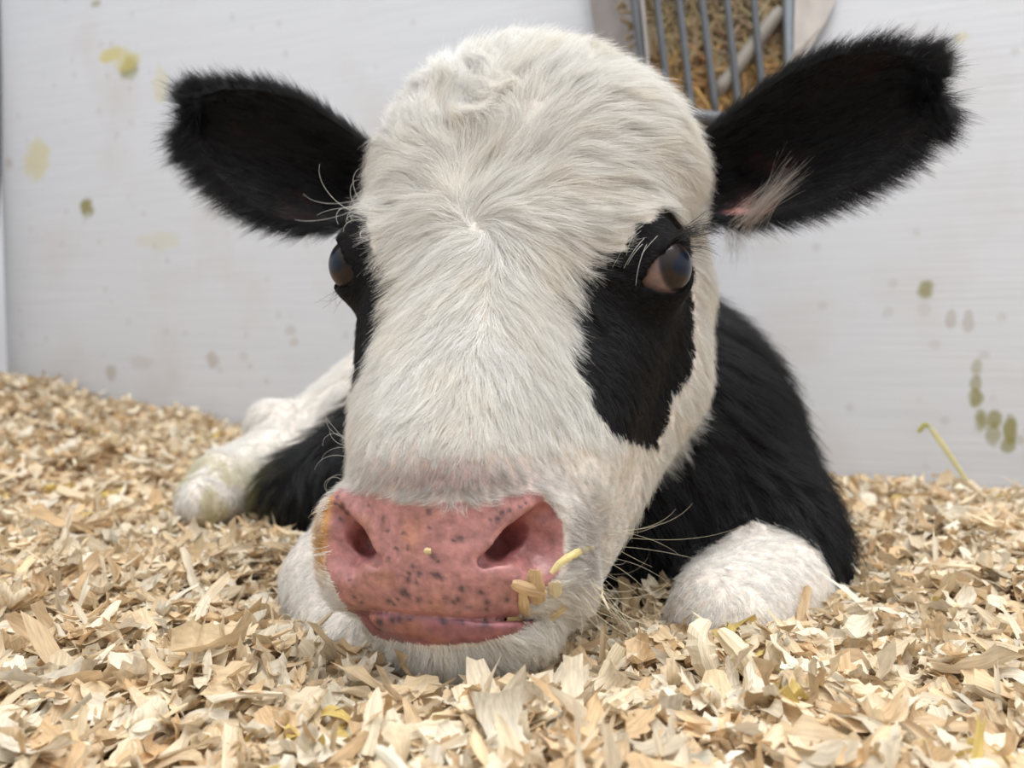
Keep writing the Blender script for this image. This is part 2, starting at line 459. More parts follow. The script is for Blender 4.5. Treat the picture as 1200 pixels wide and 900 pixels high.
col = col * (1 - ora) + np.array([.50, .24, .12]) * ora
muc_ = (np.exp(-((px - 377 - (640 - py) * .12) / 6) ** 2) * (np.abs(py - 625) < 48) * front)[:, None]
col = col * (1 - muc_) + np.array([.50, .26, .07]) * muc_
col = col * (1 - m[:, None]) + np.array([.045, .035, .045]) * m[:, None]
earcol = []
for k, E in enumerate(EARI):
    n1 = noise(E['P'].reshape(-1, 3), .5, 5)[:, None]
    c = BK * .8 + np.clip(n1 - .5, 0, 1) * np.array([.035, .012, .010])
    if k == 1:
        ex, ey = to_px(E['P'].reshape(-1, 3)); q = np.exp(-((ex - 872) / 20) ** 2 - ((ey - 252) / 16) ** 2)[:, None]
        c = c * (1 - q) + np.array([.55, .25, .22]) * q
    earcol.append(c)
skin_attr = np.concatenate([(cls == 2).astype(float)] + [np.zeros(len(c)) for c in earcol])
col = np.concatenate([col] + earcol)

# skin material
m_skin, n, l, b = new_mat('calf_skin')
at = n.new('ShaderNodeAttribute'); at.attribute_name = 'skin_color'
an = n.new('ShaderNodeAttribute'); an.attribute_name = 'bare'
tcn = n.new('ShaderNodeTexCoord')
q1 = n.new('ShaderNodeTexNoise'); q1.inputs['Scale'].default_value = 240; q1.inputs['Detail'].default_value = 4
vo = n.new('ShaderNodeTexVoronoi'); vo.inputs['Scale'].default_value = 620; vo.feature = 'SMOOTH_F1'
for q in (q1, vo): l.new(tcn.outputs['Object'], q.inputs['Vector'])
mr = n.new('ShaderNodeMapRange'); mr.inputs['From Min'].default_value = .3; mr.inputs['From Max'].default_value = .7; mr.inputs['To Min'].default_value = .72; mr.inputs['To Max'].default_value = 1.28
l.new(q1.outputs['Fac'], mr.inputs['Value'])
mu = n.new('ShaderNodeMix'); mu.data_type = 'RGBA'; mu.blend_type = 'MULTIPLY'; mu.inputs['Factor'].default_value = 1
l.new(at.outputs['Color'], mu.inputs['A']); l.new(mr.outputs['Result'], mu.inputs['B']); l.new(mu.outputs['Result'], b.inputs['Base Color'])
ad = n.new('ShaderNodeMath'); ad.operation = 'ADD'; l.new(q1.outputs['Fac'], ad.inputs[0]); l.new(vo.outputs['Distance'], ad.inputs[1])
bp = n.new('ShaderNodeBump'); bp.inputs['Strength'].default_value = .35; bp.inputs['Distance'].default_value = .0006
l.new(ad.outputs[0], bp.inputs['Height']); l.new(bp.outputs['Normal'], b.inputs['Normal'])
rg = n.new('ShaderNodeMapRange'); rg.inputs['To Min'].default_value = .85; rg.inputs['To Max'].default_value = .36
l.new(an.outputs['Fac'], rg.inputs['Value']); l.new(rg.outputs['Result'], b.inputs['Roughness'])
rs = n.new('ShaderNodeMapRange'); rs.inputs['To Min'].default_value = .12; rs.inputs['To Max'].default_value = .45
l.new(an.outputs['Fac'], rs.inputs['Value']); l.new(rs.outputs['Result'], b.inputs['Specular IOR Level'])
sw = n.new('ShaderNodeMath'); sw.operation = 'MULTIPLY'; sw.inputs[1].default_value = .22; l.new(an.outputs['Fac'], sw.inputs[0]); l.new(sw.outputs[0], b.inputs['Subsurface Weight'])
b.inputs['Subsurface Radius'].default_value = (1, .35, .25); b.inputs['Subsurface Scale'].default_value = .004

calf = bpy.data.objects.new('calf', None); C.objects.link(calf)
calf.location = (0.05, 0.58, 0.0)
tag(calf, 'black and white calf with a pink freckled nose lying on the wood shavings', 'calf')
LOC = np.array(calf.location)
def calf_part(name, V, F, mat): return mesh_obj(name, V - LOC, F, mat, calf)
body = calf_part('body', c2w(BV), BF, m_skin)
color_attr(body.data, 'skin_color', col)
a_ = body.data.attributes.new('bare', 'FLOAT', 'POINT'); a_.data.foreach_set('value', skin_attr.astype(np.float32))

# ------------------------------------------------------------------ eyes
m_eye, n, l, b = new_mat('calf_eye')
at = n.new('ShaderNodeAttribute'); at.attribute_name = 'eye_color'
l.new(at.outputs['Color'], b.inputs['Base Color'])
b.inputs['Roughness'].default_value = .3; b.inputs['Specular IOR Level'].default_value = .1; b.inputs['Coat Weight'].default_value = .38; b.inputs['Coat Roughness'].default_value = .03
for k, (sgn, c, o, lg, up) in enumerate(EYES):
    gaze = np.array([.70, .08, -.70]) if sgn > 0 else np.array([-.80, .05, -.60]); gaze /= np.linalg.norm(gaze)
    hz = lg - gaze * (lg @ gaze); hz /= np.linalg.norm(hz); vt = np.cross(gaze, hz)
    nu, nv = 96, 64
    th = np.linspace(0, np.pi, nv)[:, None]; ph = np.linspace(0, 2 * np.pi, nu, endpoint=False)[None]
    ct, st = np.cos(th), np.sin(th)
    R = EYE_R + .10 * np.clip((ct - .70) / .30, 0, 1) ** .8           # corneal bulge
    V = c + (R * ct)[..., None] * gaze + (R * st * np.cos(ph))[..., None] * hz + (R * st * np.sin(ph))[..., None] * vt
    i, j = np.meshgrid(np.arange(nv - 1), np.arange(nu), indexing='ij'); j2 = (j + 1) % nu
    F = np.stack([i * nu + j, (i + 1) * nu + j, (i + 1) * nu + j2, i * nu + j2], -1).reshape(-1, 4)
    e = calf_part('eye', c2w(V.reshape(-1, 3)), F, m_eye)
    ang = np.degrees(th) + 0 * ph
    pup = np.hypot(np.sin(th) * np.cos(ph) * 1.0, np.sin(th) * np.sin(ph) * 1.6)
    scl = np.array([.22, .145, .13]); iris = np.array([.020, .014, .012]); pupc = np.array([.006, .012, .026])
    w1 = np.clip((ang - (49 if sgn > 0 else 62)) / 3, 0, 1)[..., None]; w2 = np.clip((.52 - pup) / .06, 0, 1)[..., None]
    vein = (.82 + .3 * noise(V.reshape(-1, 3), 6, 3).reshape(nv, nu))[..., None]
    cc = (iris * (1 - w2) + pupc * w2) * (1 - w1) + scl * vein * w1
    limb = np.exp(-((ang - (49 if sgn > 0 else 62)) / 2.5) ** 2)[..., None]; cc = cc * (1 - .75 * limb) + .75 * limb * np.array([.05, .045, .05])
    color_attr(e.data, 'eye_color', cc.reshape(-1, 3))

# ------------------------------------------------------------------ hair
def hair_object(name, P, R, colr, mat, parent=calf):
    """P (n, s, 3) world metres, R (n, s) radii in metres, colr (n, 3)"""
    nH, S = P.shape[:2]
    hc = bpy.data.hair_curves.new(name)
    hc.add_curves([S] * nH)
    hc.attributes['position'].data.foreach_set('vector', (P - LOC).astype(np.float32).ravel())
    ra = hc.attributes.get('radius') or hc.attributes.new('radius', 'FLOAT', 'POINT')
    ra.data.foreach_set('value', R.astype(np.float32).ravel())
    ca = hc.attributes.new('hair_color', 'FLOAT_COLOR', 'CURVE')
    cc = np.ones((nH, 4), np.float32); cc[:, :3] = colr; ca.data.foreach_set('color', cc.ravel())
    hc.materials.append(mat)
    o = bpy.data.objects.new(name, hc); C.objects.link(o); o.parent = parent
    return o
def hair_mat(name, rough, spec, transl):
    m, n, l, b = new_mat(name)
    at = n.new('ShaderNodeAttribute'); at.attribute_name = 'hair_color'
    l.new(at.outputs['Color'], b.inputs['Base Color'])
    b.inputs['Roughness'].default_value = rough; b.inputs['Specular IOR Level'].default_value = spec
    if transl:
        tr = n.new('ShaderNodeBsdfTranslucent'); l.new(at.outputs['Color'], tr.inputs['Color'])
        mx = n.new('ShaderNodeMixShader'); mx.inputs[0].default_value = transl
        o = n['Material Output']; l.new(b.outputs[0], mx.inputs[1]); l.new(tr.outputs[0], mx.inputs[2]); l.new(mx.outputs[0], o.inputs['Surface'])
    return m
m_hair = hair_mat('coat_hair', .42, .45, .15)

def tgrad(P, fn):
    e = .06; T = np.array([[1, 1, 1], [1, -1, -1], [-1, 1, -1], [-1, -1, 1]], float)
    g = sum(t * fn(P + t * e)[:, None] for t in T)
    return g / (np.linalg.norm(g, axis=1, keepdims=True) + 1e-9)
WHORL = (557, 266)
def groom(P, N, isb, cls):
    px, py = to_px(P)
    rx, ry = px - WHORL[0], py - WHORL[1]
    r = np.hypot(rx, ry) + 1e-6
    up = ry < 0
    dx = rx.copy(); dy = np.where(up, ry * (.25 + .75 * np.exp(-(rx / 130) ** 2)) + .30 * np.abs(rx), ry * 1.0 + .12 * np.abs(rx))
    dy = np.where(~up, dy + 20 * np.clip(ry / 60, 0, 1), dy)
    sw = .55 * np.exp(-(r / 45))                                        # the whorl turns
    dx, dy = dx - sw * dy, dy + sw * dx
    # crown: hair runs up, then a second ruffled crown near the poll
    kx, ky = px - 575, py - 112; kr = np.hypot(kx, ky); k = .55 * np.exp(-(kr / 30) ** 2)
    n_ = np.hypot(dx, dy) + 1e-6; dx, dy = dx / n_, dy / n_
    dx = dx * (1 - k) + k * (-kx * .2 - ky) / (kr + 8); dy = dy * (1 - k) + k * (-ky * .2 + kx) / (kr + 8)
    # muzzle: hair combs outward from the bare nose
    mz = np.clip((py - 540) / 40, 0, 1) * np.clip((37 - P[:, 2]) / 2, 0, 1)
    side = np.sign(px - 525)
    mdx = side * np.clip(np.abs(px - 525) / 60, 0, 1.2); mdy = np.where(py > 690, .9, np.where(py < 575, .5, .15))
    mdx = np.where((py > 725), mdx * .5, mdx)
    dx = dx * (1 - mz) + mdx * mz; dy = dy * (1 - mz) + mdy * mz
    # flow noise
    a = (noise(P, .55, 11) - .5) * .9 + (noise(P, 1.6, 12) - .5) * .7
    a = a + (noise(P, 1.1, 14) - .5) * 5.0 * np.exp(-((px - 572) / 42) ** 2 - ((py - 100) / 34) ** 2); a = a * np.where(py < 150, 1.5, 1.0)
    ca, sa = np.cos(a), np.sin(a); dx, dy = dx * ca - dy * sa, dx * sa + dy * ca
    v = np.stack([dx, -dy, .5 * np.ones_like(dx) * (np.abs(N[:, 2]) < .5)], 1)
    # body: backwards and down
    bdir = np.stack([.25 * np.sign(P[:, 0] - 5) + 0 * px, -1.0 + 0 * px, .35 + 0 * px], 1)
    bdir[:, 0] += (noise(P, .25, 13) - .5) * .9
    v = np.where(isb[:, None], bdir, v)
    v = v - N * (v * N).sum(1, keepdims=True)
    return v / (np.linalg.norm(v, axis=1, keepdims=True) + 1e-9)

# surface samples
quadA = np.linalg.norm(np.cross(CV[CF[:, 2]] - CV[CF[:, 0]], CV[CF[:, 3]] - CV[CF[:, 1]]), axis=1) / 2
FC = CV[CF].mean(1); FN = CN[CF[:, 0]]
fcls = cls[CF[:, 0]]; fisb = isb[CF[:, 0]]
fview = (FN * -FC).sum(1) / np.linalg.norm(FC, axis=1)
def sample(nG, wgt):
    p = quadA * wgt; p = p / p.sum()
    f = rng.choice(len(CF), nG, p=p)
    u_, v_ = rng.random((2, nG, 1))
    q = CV[CF[f]]
    P = (q[:, 0] * (1 - u_) + q[:, 1] * u_) * (1 - v_) + (q[:, 3] * (1 - u_) + q[:, 2] * u_) * v_
    return P, f
def eye_clear(P):
    ok = np.ones(len(P), bool)
    for sgn, c, o, lg, up in EYES:
        q = P - c; x, y, z = q @ lg, q @ up, q @ o
        al = np.maximum(np.hypot(x - .12, y + 1.05) - 2.12, np.hypot(x - .12, y - 0.85) - 2.02)
        ok &= ~((al < .28) & (z > 0))
    return ok
def fur(P0, f, L, lift, nch, sig, clump, friz, rad, S=6):
    isb_, cls_ = fisb[f], fcls[f]
    fn = field
    G = [P0]; P = P0; N0 = None
    for j in range(1, S):
        N = tgrad(P, fn)
        if N0 is None: N0 = N
        t = groom(P, N, isb_, cls_)
        h = lift * L * (j / (S - 1)) ** .85
        P = P + t * (L / (S - 1))[:, None]
        P = P - N * (np.clip(fn(P), -1, 2) - h)[:, None]
        G.append(P)
    G = np.stack(G, 1)
    nG = len(P0)
    a1 = np.cross(N0, rng.normal(size=(nG, 3))); a1 /= np.linalg.norm(a1, axis=1, keepdims=True); a2 = np.cross(N0, a1)
    g = rng.normal(size=(nG, nch, 2)) * sig[:, None, None]
    e = g[..., :1] * a1[:, None] + g[..., 1:] * a2[:, None]
    R0 = G[:, :1] + e
    Rf = R0.reshape(-1, 3); Nf = np.repeat(N0, nch, 0)
    Rf = Rf - Nf * (np.clip(fn(Rf), -.6, .6)[:, None] + .02)
    R0 = Rf.reshape(nG, nch, 3)
    t = np.linspace(0, 1, S)
    ls = rng.uniform(.65, 1.15, (nG, nch, 1, 1))
    P = R0[:, :, None] + (G - G[:, :1])[:, None] * ls - e[:, :, None] * (clump[:, None, None, None] * (t ** 1.3)[None, None, :, None])
    wob = rng.normal(size=(nG, nch, 1, 3)); wob2 = rng.normal(size=(nG, nch, 1, 3)); ph = rng.uniform(0, 6.28, (nG, nch, 1, 1))
    tt = t[None, None, :, None]
    P = P + (wob * tt ** 1.5 + wob2 * .5 * np.sin(tt * 6 + ph) * tt) * (friz * L)[:, None, None, None]
    P = P.reshape(-1, S, 3)
    rr = (rad[:, None] * np.ones(nch)).reshape(-1)[:, None] * np.linspace(1, .25, S)[None]
    return P, rr, np.repeat(np.arange(nG), nch)

print('fur', round(_t.time() - _t0, 1))
parts = []
# head coat
hw = (~fisb) * np.where(fview > -.25, 1.0, .12)
hw = hw * (fcls != 2)
hw = hw * np.where((fcls == 1), .75, 1) * np.where(FC[:, 2] < 33, 1.9, 1)
fpx, fpy = to_px(FC); hw = hw * (1 + 2.5 * np.exp(-((fpx - 557) ** 2 + (fpy - 266) ** 2) / 26 ** 2))
nG = int(21000 * FUR)
P0, f = sample(nG, hw)
k = eye_clear(P0); P0, f = P0[k], f[k]
px, py = to_px(P0); c_ = fcls[f]
L = np.interp(py, [40, 120, 250, 330, 450, 505, 530, 600, 700, 780], [1.6, 1.9, 1.8, 1.5, 1.3, .9, .34, .48, .55, .8])
L = np.where((P0[:, 2] > 36.5) & (py > 430), 1.3, L)
L = np.where(c_ == 1, np.minimum(L, .62), L)
eyed = np.min([np.linalg.norm(P0 - e[1], axis=1) for e in EYES], axis=0)
L = np.where(eyed < 3.4, np.minimum(L, .22 + .12 * np.clip(eyed - 1.9, 0, 2)), L) * rng.uniform(.8, 1.2, len(L))
lift = np.where(py < 115, .42, np.where(py < 260, .30, .20)); lift = np.where((P0[:, 2] < 33.5) & (py > 530), .42, lift); lift = np.where((py > 740), .6, lift); lift = np.where(c_ == 1, .16, lift)
sig = np.where(L < .5, .09, .125)
dens = 10
nch_ = dens
P, R, gi = fur(P0, f, L, lift, dens, sig, np.where(L < .5, .2, .74), np.full(len(L), .07), np.where(L < .5, .0042, .0068))
tipc, tipb = classify(P[:, 3]); rootc = fcls[f][gi]
tipc = np.where((tipc > 1) | tipb, rootc, tipc)
hair_c = np.where((tipc == 1)[:, None], np.array([.010, .010, .012]), np.array([.95, .93, .885])) * rng.uniform(.74, 1.1, (len(gi), 1)) * rng.uniform(.84, 1.06, (len(f), 1))[gi]
# grey-brown shading of the coat round the nose, yellowed locks
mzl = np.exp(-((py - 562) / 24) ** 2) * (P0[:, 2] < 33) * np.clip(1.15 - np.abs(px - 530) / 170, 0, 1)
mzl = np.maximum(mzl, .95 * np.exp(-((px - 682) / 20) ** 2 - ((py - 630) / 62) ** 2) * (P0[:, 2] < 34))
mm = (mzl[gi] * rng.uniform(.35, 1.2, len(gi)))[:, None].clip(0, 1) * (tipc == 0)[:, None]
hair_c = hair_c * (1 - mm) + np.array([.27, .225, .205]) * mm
yel = (np.clip(noise(P0, .8, 21) * 1.6 - .75, 0, 1)[gi] * (tipc == 0))[:, None] * .3
hair_c = hair_c * (1 - yel) + np.array([.80, .68, .45]) * yel
muc = (np.exp(-((px - 378) / 12) ** 2 - ((py - 640) / 40) ** 2) * (P0[:, 2] < 34))[gi][:, None]
hair_c = hair_c * (1 - .85 * muc) + np.array([.62, .36, .12]) * .85 * muc
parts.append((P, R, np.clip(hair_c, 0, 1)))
# body coat
bw = fisb * np.where(fview > -.35, 1.0, .10) * np.where(FC[:, 2] > 85, .25, 1) * np.where((fcls == 0), 2.4, 1)
nG = int(9000 * FUR)
P0, f = sample(nG, bw)
c_ = fcls[f]; px, py = to_px(P0)
L = np.where(c_ == 1, 2.6, 1.3) * rng.uniform(.75, 1.25, len(f)); L = np.where(P0[:, 2] < 46, L * .6, L)
P, R, gi = fur(P0, f, L, np.where(c_ == 1, .34, .24), 13, np.full(len(f), .30), np.full(len(f), .85), np.full(len(f), .07), np.full(len(f), .0105))
hair_c = np.where((c_ == 1)[:, None], np.array([.009, .0095, .012]), np.array([.90, .88, .84]))[gi] * rng.uniform(.75, 1.1, (len(gi), 1))
stn = (np.exp(-(np.linalg.norm(P0 - W(-24.2, 61, 0.2), axis=1) / 4.0) ** 2) * (noise(P0, .7, 31) > .42))[gi][:, None] * .8
hair_c = hair_c * (1 - stn) + np.array([.50, .44, .10]) * stn
parts.append((P, R, np.clip(hair_c, 0, 1)))
Pa = np.concatenate([p[0] for p in parts]); Ra = np.concatenate([p[1] for p in parts]); Ca = np.concatenate([p[2] for p in parts])
tag(hair_object('coat', c2w(Pa), Ra * .01, Ca, m_hair), kind='stuff')
print('hairs', len(Pa), round(_t.time() - _t0, 1))

# ears
parts = []
for k, E in enumerate(EARI):
    nG = int(3600 * FUR); S = 6
    fi = np.clip(rng.random(nG) ** .9 * (NU - 2), 0, NU - 2); phi = rng.uniform(0, 2 * np.pi, nG)
    edge = rng.random(nG) < .30
    phi = np.where(edge, rng.choice([0, np.pi], nG) + rng.normal(0, .22, nG), phi)
    tip = rng.random(nG) < .16; fi = np.where(tip, NU - 2 - rng.random(nG) * 7, fi)
    i0 = fi.astype(int); jj = (phi / (2 * np.pi) * NR).astype(int) % NR
    P0 = E['P'][i0, jj]; N0 = E['N'][i0, jj]
    T = E['P'][np.minimum(i0 + 1, NU - 1), jj] - P0; T /= np.linalg.norm(T, axis=1, keepdims=True) + 1e-9
    Lax = E['mid'][-1] - E['mid'][8]; Lax /= np.linalg.norm(Lax); T = .5 * T + .8 * Lax
    H = E['half'][i0]; H = H / (np.linalg.norm(H, axis=1, keepdims=True) + 1e-9)
    v = np.cos(phi); u = fi / NU
    lowe = v < 0
    outw = v * np.abs(v) ** 2 * np.where(lowe, .95, .45) * (1 + .4 * u)
    inn = np.abs(v) < .86; T = np.where(inn[:, None], T - N0 * (T * N0).sum(1, keepdims=True), T)
    D = T * (.8 - .25 * np.abs(v) ** 3)[:, None] + H * outw[:, None] + N0 * (rng.uniform(.05, .25, nG) + .15 * inn)[:, None]
    D[:, 1] += np.where((u > .9), rng.normal(0, .35, nG), 0)
    D += rng.normal(0, .12, D.shape)
    D /= np.linalg.norm(D, axis=1, keepdims=True)
    L = (.85 + .25 * np.abs(v) ** 6 * np.where(lowe, 1.5, .6)) * rng.uniform(.7, 1.25, nG)
    L = np.where(tip, L * 1.15, L) * (1.15 if k == 1 else 1.1)
    t = np.linspace(0, 1, S)
    bend = (Lax * .35 + np.array([0, -.1, 0]))[None] + rng.normal(0, .15, (nG, 3))
    G = P0[:, None] + (D[:, None] * t[None, :, None] + bend[:, None] * (t ** 2)[None, :, None] * .5) * L[:, None, None]
    nch = 15
    e = rng.normal(size=(nG, nch, 3)) * .16; e -= N0[:, None] * (e * N0[:, None]).sum(-1, keepdims=True)
    P = G[:, None] + e[:, :, None] * (1 - .7 * t ** 1.2)[None, None, :, None]
    P = G[:, None, :1] + e[:, :, None] * (1 - .7 * t ** 1.2)[None, None, :, None] + (G - G[:, :1])[:, None] * rng.uniform(.6, 1.2, (nG, nch, 1, 1))
    P = P + rng.normal(size=(nG, nch, 1, 3)) * (t[None, None, :, None] ** 1.5) * .07
    P = P.reshape(-1, S, 3)
    cc = np.array([.009, .009, .011]) * rng.uniform(.6, 1.5, (len(P), 1))
    parts.append((P, np.full((len(P), 1), .0062) * np.linspace(1, .2, S), cc))
# pale tuft at the base of the near ear
def tuft(n, p0, p1, sp0, sp1, d0, d1, lo, hi, col, rad, arc):
    t = np.linspace(0, 1, 6)
    a = np.stack([K(*(np.array(p0) + rng.normal(0, sp0, 2)), d0) for _ in range(n)]); q = np.stack([K(*(np.array(p1) + rng.normal(0, sp1, 2)), d1) for _ in range(n)])
    s = rng.uniform(lo, hi, n)
    P = a[:, None] + (q - a)[:, None] * (t[None, :, None] * s[:, None, None]) + np.array(arc)[None, None] * (np.sin(t * 2.2) * 1.0)[None, :, None] * rng.normal(1, .5, (n, 1, 1))
    return P, np.full((n, 1), rad) * np.linspace(1, .3, 6), np.array(col) * rng.uniform(.7, 1.1, (n, 1))
parts.append(tuft(230, (872, 262), (937, 196), 8, 11, 41.0, 38.4, .3, 1.05, (.60, .54, .50), .0055, (0, .06, 0)))
parts.append(tuft(110, (858, 262), (862, 318), 11, 12, 42.5, 42.5, .4, 1.0, (.62, .60, .58), .005, (.1, 0, -.1)))
Pa = np.concatenate([p[0] for p in parts]); Ra = np.concatenate([p[1] for p in parts]); Ca = np.concatenate([p[2] for p in parts])
tag(hair_object('ear_hair', c2w(Pa), Ra * .01, Ca, m_hair), kind='stuff')

# whiskers, brow hairs and lashes: single long hairs
def long_hairs(spec):
    """(px, py, spread, angle deg, angle spread, length cm, length spread, curl, lift, colour, radius, count)"""
    Ps, Rs, Cs = [], [], []
    t = np.linspace(0, 1, 10)
    for px, py, sx, sy, ang, asp, ln, lsp, curl, lift, colr, rad, cnt in spec:
        xs, ys = px + rng.normal(0, sx, cnt), py + rng.normal(0, sy, cnt)
        ds = surf(xs, ys); ps = np.stack([(xs - 600) / FOC * ds, (450 - ys) / FOC * ds, ds], 1); Ns = tgrad(ps, field_head)
        for p, N in zip(ps, Ns):
            if p[2] > 46: continue
            a = math.radians(ang + rng.normal(0, asp)); Lh = max(.3, ln + rng.normal(0, lsp)); cu = curl * rng.normal(1, .5) * rng.choice([-1, 1], p=[.3, .7])
            ph = a + cu * t
            st = Lh / 9
            dx, dy = np.cumsum(np.r_[0, np.cos(ph[:-1])]) * st, np.cumsum(np.r_[0, np.sin(ph[:-1])]) * st
            pts = p + np.stack([dx, dy, 0 * t], 1) + N * (lift * Lh * np.sin(t * 1.5))[:, None]
            Ps.append(pts); Rs.append(rad * np.linspace(1, .4, 10)); Cs.append(np.array(colr) * rng.uniform(.8, 1.1))
    return np.array(Ps), np.array(Rs), np.array(Cs)
cream, pale, dark = (.78, .70, .50), (.80, .78, .72), (.012, .012, .014)
P, R, Cc = long_hairs([
    (408, 515, 3, 8, 150, 25, 1.5, .4, 2.2, .15, pale, .008, 5),
    (398, 545, 3, 8, 170, 30, 1.6, .4, 2.8, .15, pale, .008, 8),
    (386, 645, 3, 10, 195, 25, 1.5, .5, 1.2, .15, pale, .008, 5),
    (690, 700, 12, 16, -50, 22, 2.3, .6, 1.0, .3, cream, .009, 26),
    (705, 665, 6, 14, -25, 20, 2.2, .6, .9, .3, cream, .008, 9),
    (718, 625, 8, 10, 2, 18, 2.6, .6, .5, .3, cream, .008, 6),
    (640, 752, 22, 8, -75, 18, 1.3, .3, .5, .3, cream, .0055, 26),
    (540, 772, 45, 8, -88, 18, .9, .2, .4, .3, cream, .0055, 40),
    (450, 752, 25, 8, -110, 18, .9, .2, .4, .3, cream, .0055, 18)])
tag(hair_object('whiskers', c2w(P), R * .01, Cc, m_hair), 'long pale whiskers curling off the lips', kind='stuff')
P, R, Cc = long_hairs([
    (430, 246, 4, 14, 195, 28, 1.9, .5, 2.2, .5, pale, 0.012, 24),
    (432, 228, 4, 8, 240, 22, 2.6, .5, 1.6, .5, pale, .012, 14),
    (752, 275, 10, 8, 232, 14, 1.5, .4, .2, .25, pale, .011, 12)])
tag(hair_object('brow_hairs', c2w(P), R * .01, Cc, m_hair), 'long loose pale hairs above the eyes', kind='stuff')
P, R, Cc = long_hairs([
    (797, 276, 6, 4, 8, 14, 1.3, .3, -.5, .5, dark, .010, 60),
    (803, 290, 3, 6, -14, 14, .95, .25, -.4, .45, dark, .0065, 34),
    (398, 338, 3, 4, 250, 20, .7, .2, -1.0, .3, dark, .007, 16),
    (402, 272, 4, 4, 165, 20, .7, .2, .8, .3, dark, .007, 18)])
tag(hair_object('eyelashes', c2w(P), R * .01, Cc, m_hair), 'black eyelashes', kind='stuff')

# ================================================================== SETTING
print('setting', round(_t.time() - _t0, 1))
def wall_y(x): return 1.2 - 0.374 * (x + 0.466)
def bed_z(x, y):
    x, y = np.asarray(x, float), np.asarray(y, float)
    P = np.stack([x, y, 0 * x], -1)
    sm = lambda t: np.clip(t, 0, 1) ** 2 * (3 - 2 * np.clip(t, 0, 1))
    z = -.009 + .080 * sm((-x - .36) / .5) * sm((y - .55) / .6)
    z = z + .026 * (noise(P, 9, 41) - .5) + .016 * (noise(P, 26, 42) - .5)
    z = z - .014 * np.exp(-((x + .11) / .06) ** 2 - ((y - .43) / .06) ** 2)
    z = z - .024 * np.exp(-((x - .075) / .075) ** 2 - ((y - .40) / .055) ** 2)
    z = z - .032 * sm((x - .15) / .4) * sm((y - .5) / .3)
    z = z - .012 * np.exp(-((x + .02) / .10) ** 2 - ((y - .32) / .07) ** 2)
    return z
nx, ny = 260, 220
gx = np.linspace(-1.25, 1.35, nx); gy = np.linspace(-.35, 1.65, ny)
XX, YY = np.meshgrid(gx, gy, indexing='ij')
ZZ = bed_z(XX, YY) - .006
i, j = np.meshgrid(np.arange(nx - 1), np.arange(ny - 1), indexing='ij')
F = np.stack([i * ny + j, (i + 1) * ny + j, (i + 1) * ny + j + 1, i * ny + j + 1], -1).reshape(-1, 4)
m_floor = simple('packed_bedding', (.44, .30, .17), .9, 0, .6, 160)
tag(mesh_obj('floor', np.stack([XX, YY, ZZ], -1).reshape(-1, 3), F, m_floor), kind='structure')

# wall with its stains
def wall_pt(px, py):
    c = c2w(K(px, py, 100)) - np.array([0, 0, CAMZ]); o = np.array([0, 0, CAMZ])
    # y = 1.2 - .374 (x + .466)
    t = (1.2 - .374 * .466) / (c[1] + .374 * c[0])
    return o + c * t
ux = np.array([1, -.374, 0]); ux /= np.linalg.norm(ux)
m_wall, n, l, b = new_mat('white_panel')
b.inputs['Roughness'].default_value = .38
tcn = n.new('ShaderNodeTexCoord')
mp = n.new('ShaderNodeMapping'); mp.inputs['Scale'].default_value = (2, 2, 60); l.new(tcn.outputs['Object'], mp.inputs['Vector'])
qn = n.new('ShaderNodeTexNoise'); qn.inputs['Scale'].default_value = 4; qn.inputs['Detail'].default_value = 5; l.new(mp.outputs[0], qn.inputs['Vector'])
qs = n.new('ShaderNodeTexNoise'); qs.inputs['Scale'].default_value = 7; qs.inputs['Detail'].default_value = 6; l.new(tcn.outputs['Object'], qs.inputs['Vector'])
def ramp(src, p0, c0, p1, c1):
    r = n.new('ShaderNodeValToRGB'); r.color_ramp.elements[0].position = p0; r.color_ramp.elements[0].color = (*c0, 1)
    r.color_ramp.elements[1].position = p1; r.color_ramp.elements[1].color = (*c1, 1); l.new(src, r.inputs[0]); return r.outputs[0]
def mixc(f, a, bb, mode='MIX'):
    x = n.new('ShaderNodeMix'); x.data_type = 'RGBA'; x.blend_type = mode
    (l.new(f, x.inputs['Factor']) if not isinstance(f, float) else setattr(x.inputs['Factor'], 'default_value', f))
    for s_, v in (('A', a), ('B', bb)):
        if isinstance(v, tuple): x.inputs[s_].default_value = (*v, 1)
        else: l.new(v, x.inputs[s_])
    return x.outputs['Result']
c0 = ramp(qn.outputs['Fac'], .3, (.575, .59, .62), .7, (.625, .64, .67))
c1 = mixc(ramp(qs.outputs['Fac'], .52, (0, 0, 0), .75, (.55, .55, .55)), c0, (.53, .49, .46))
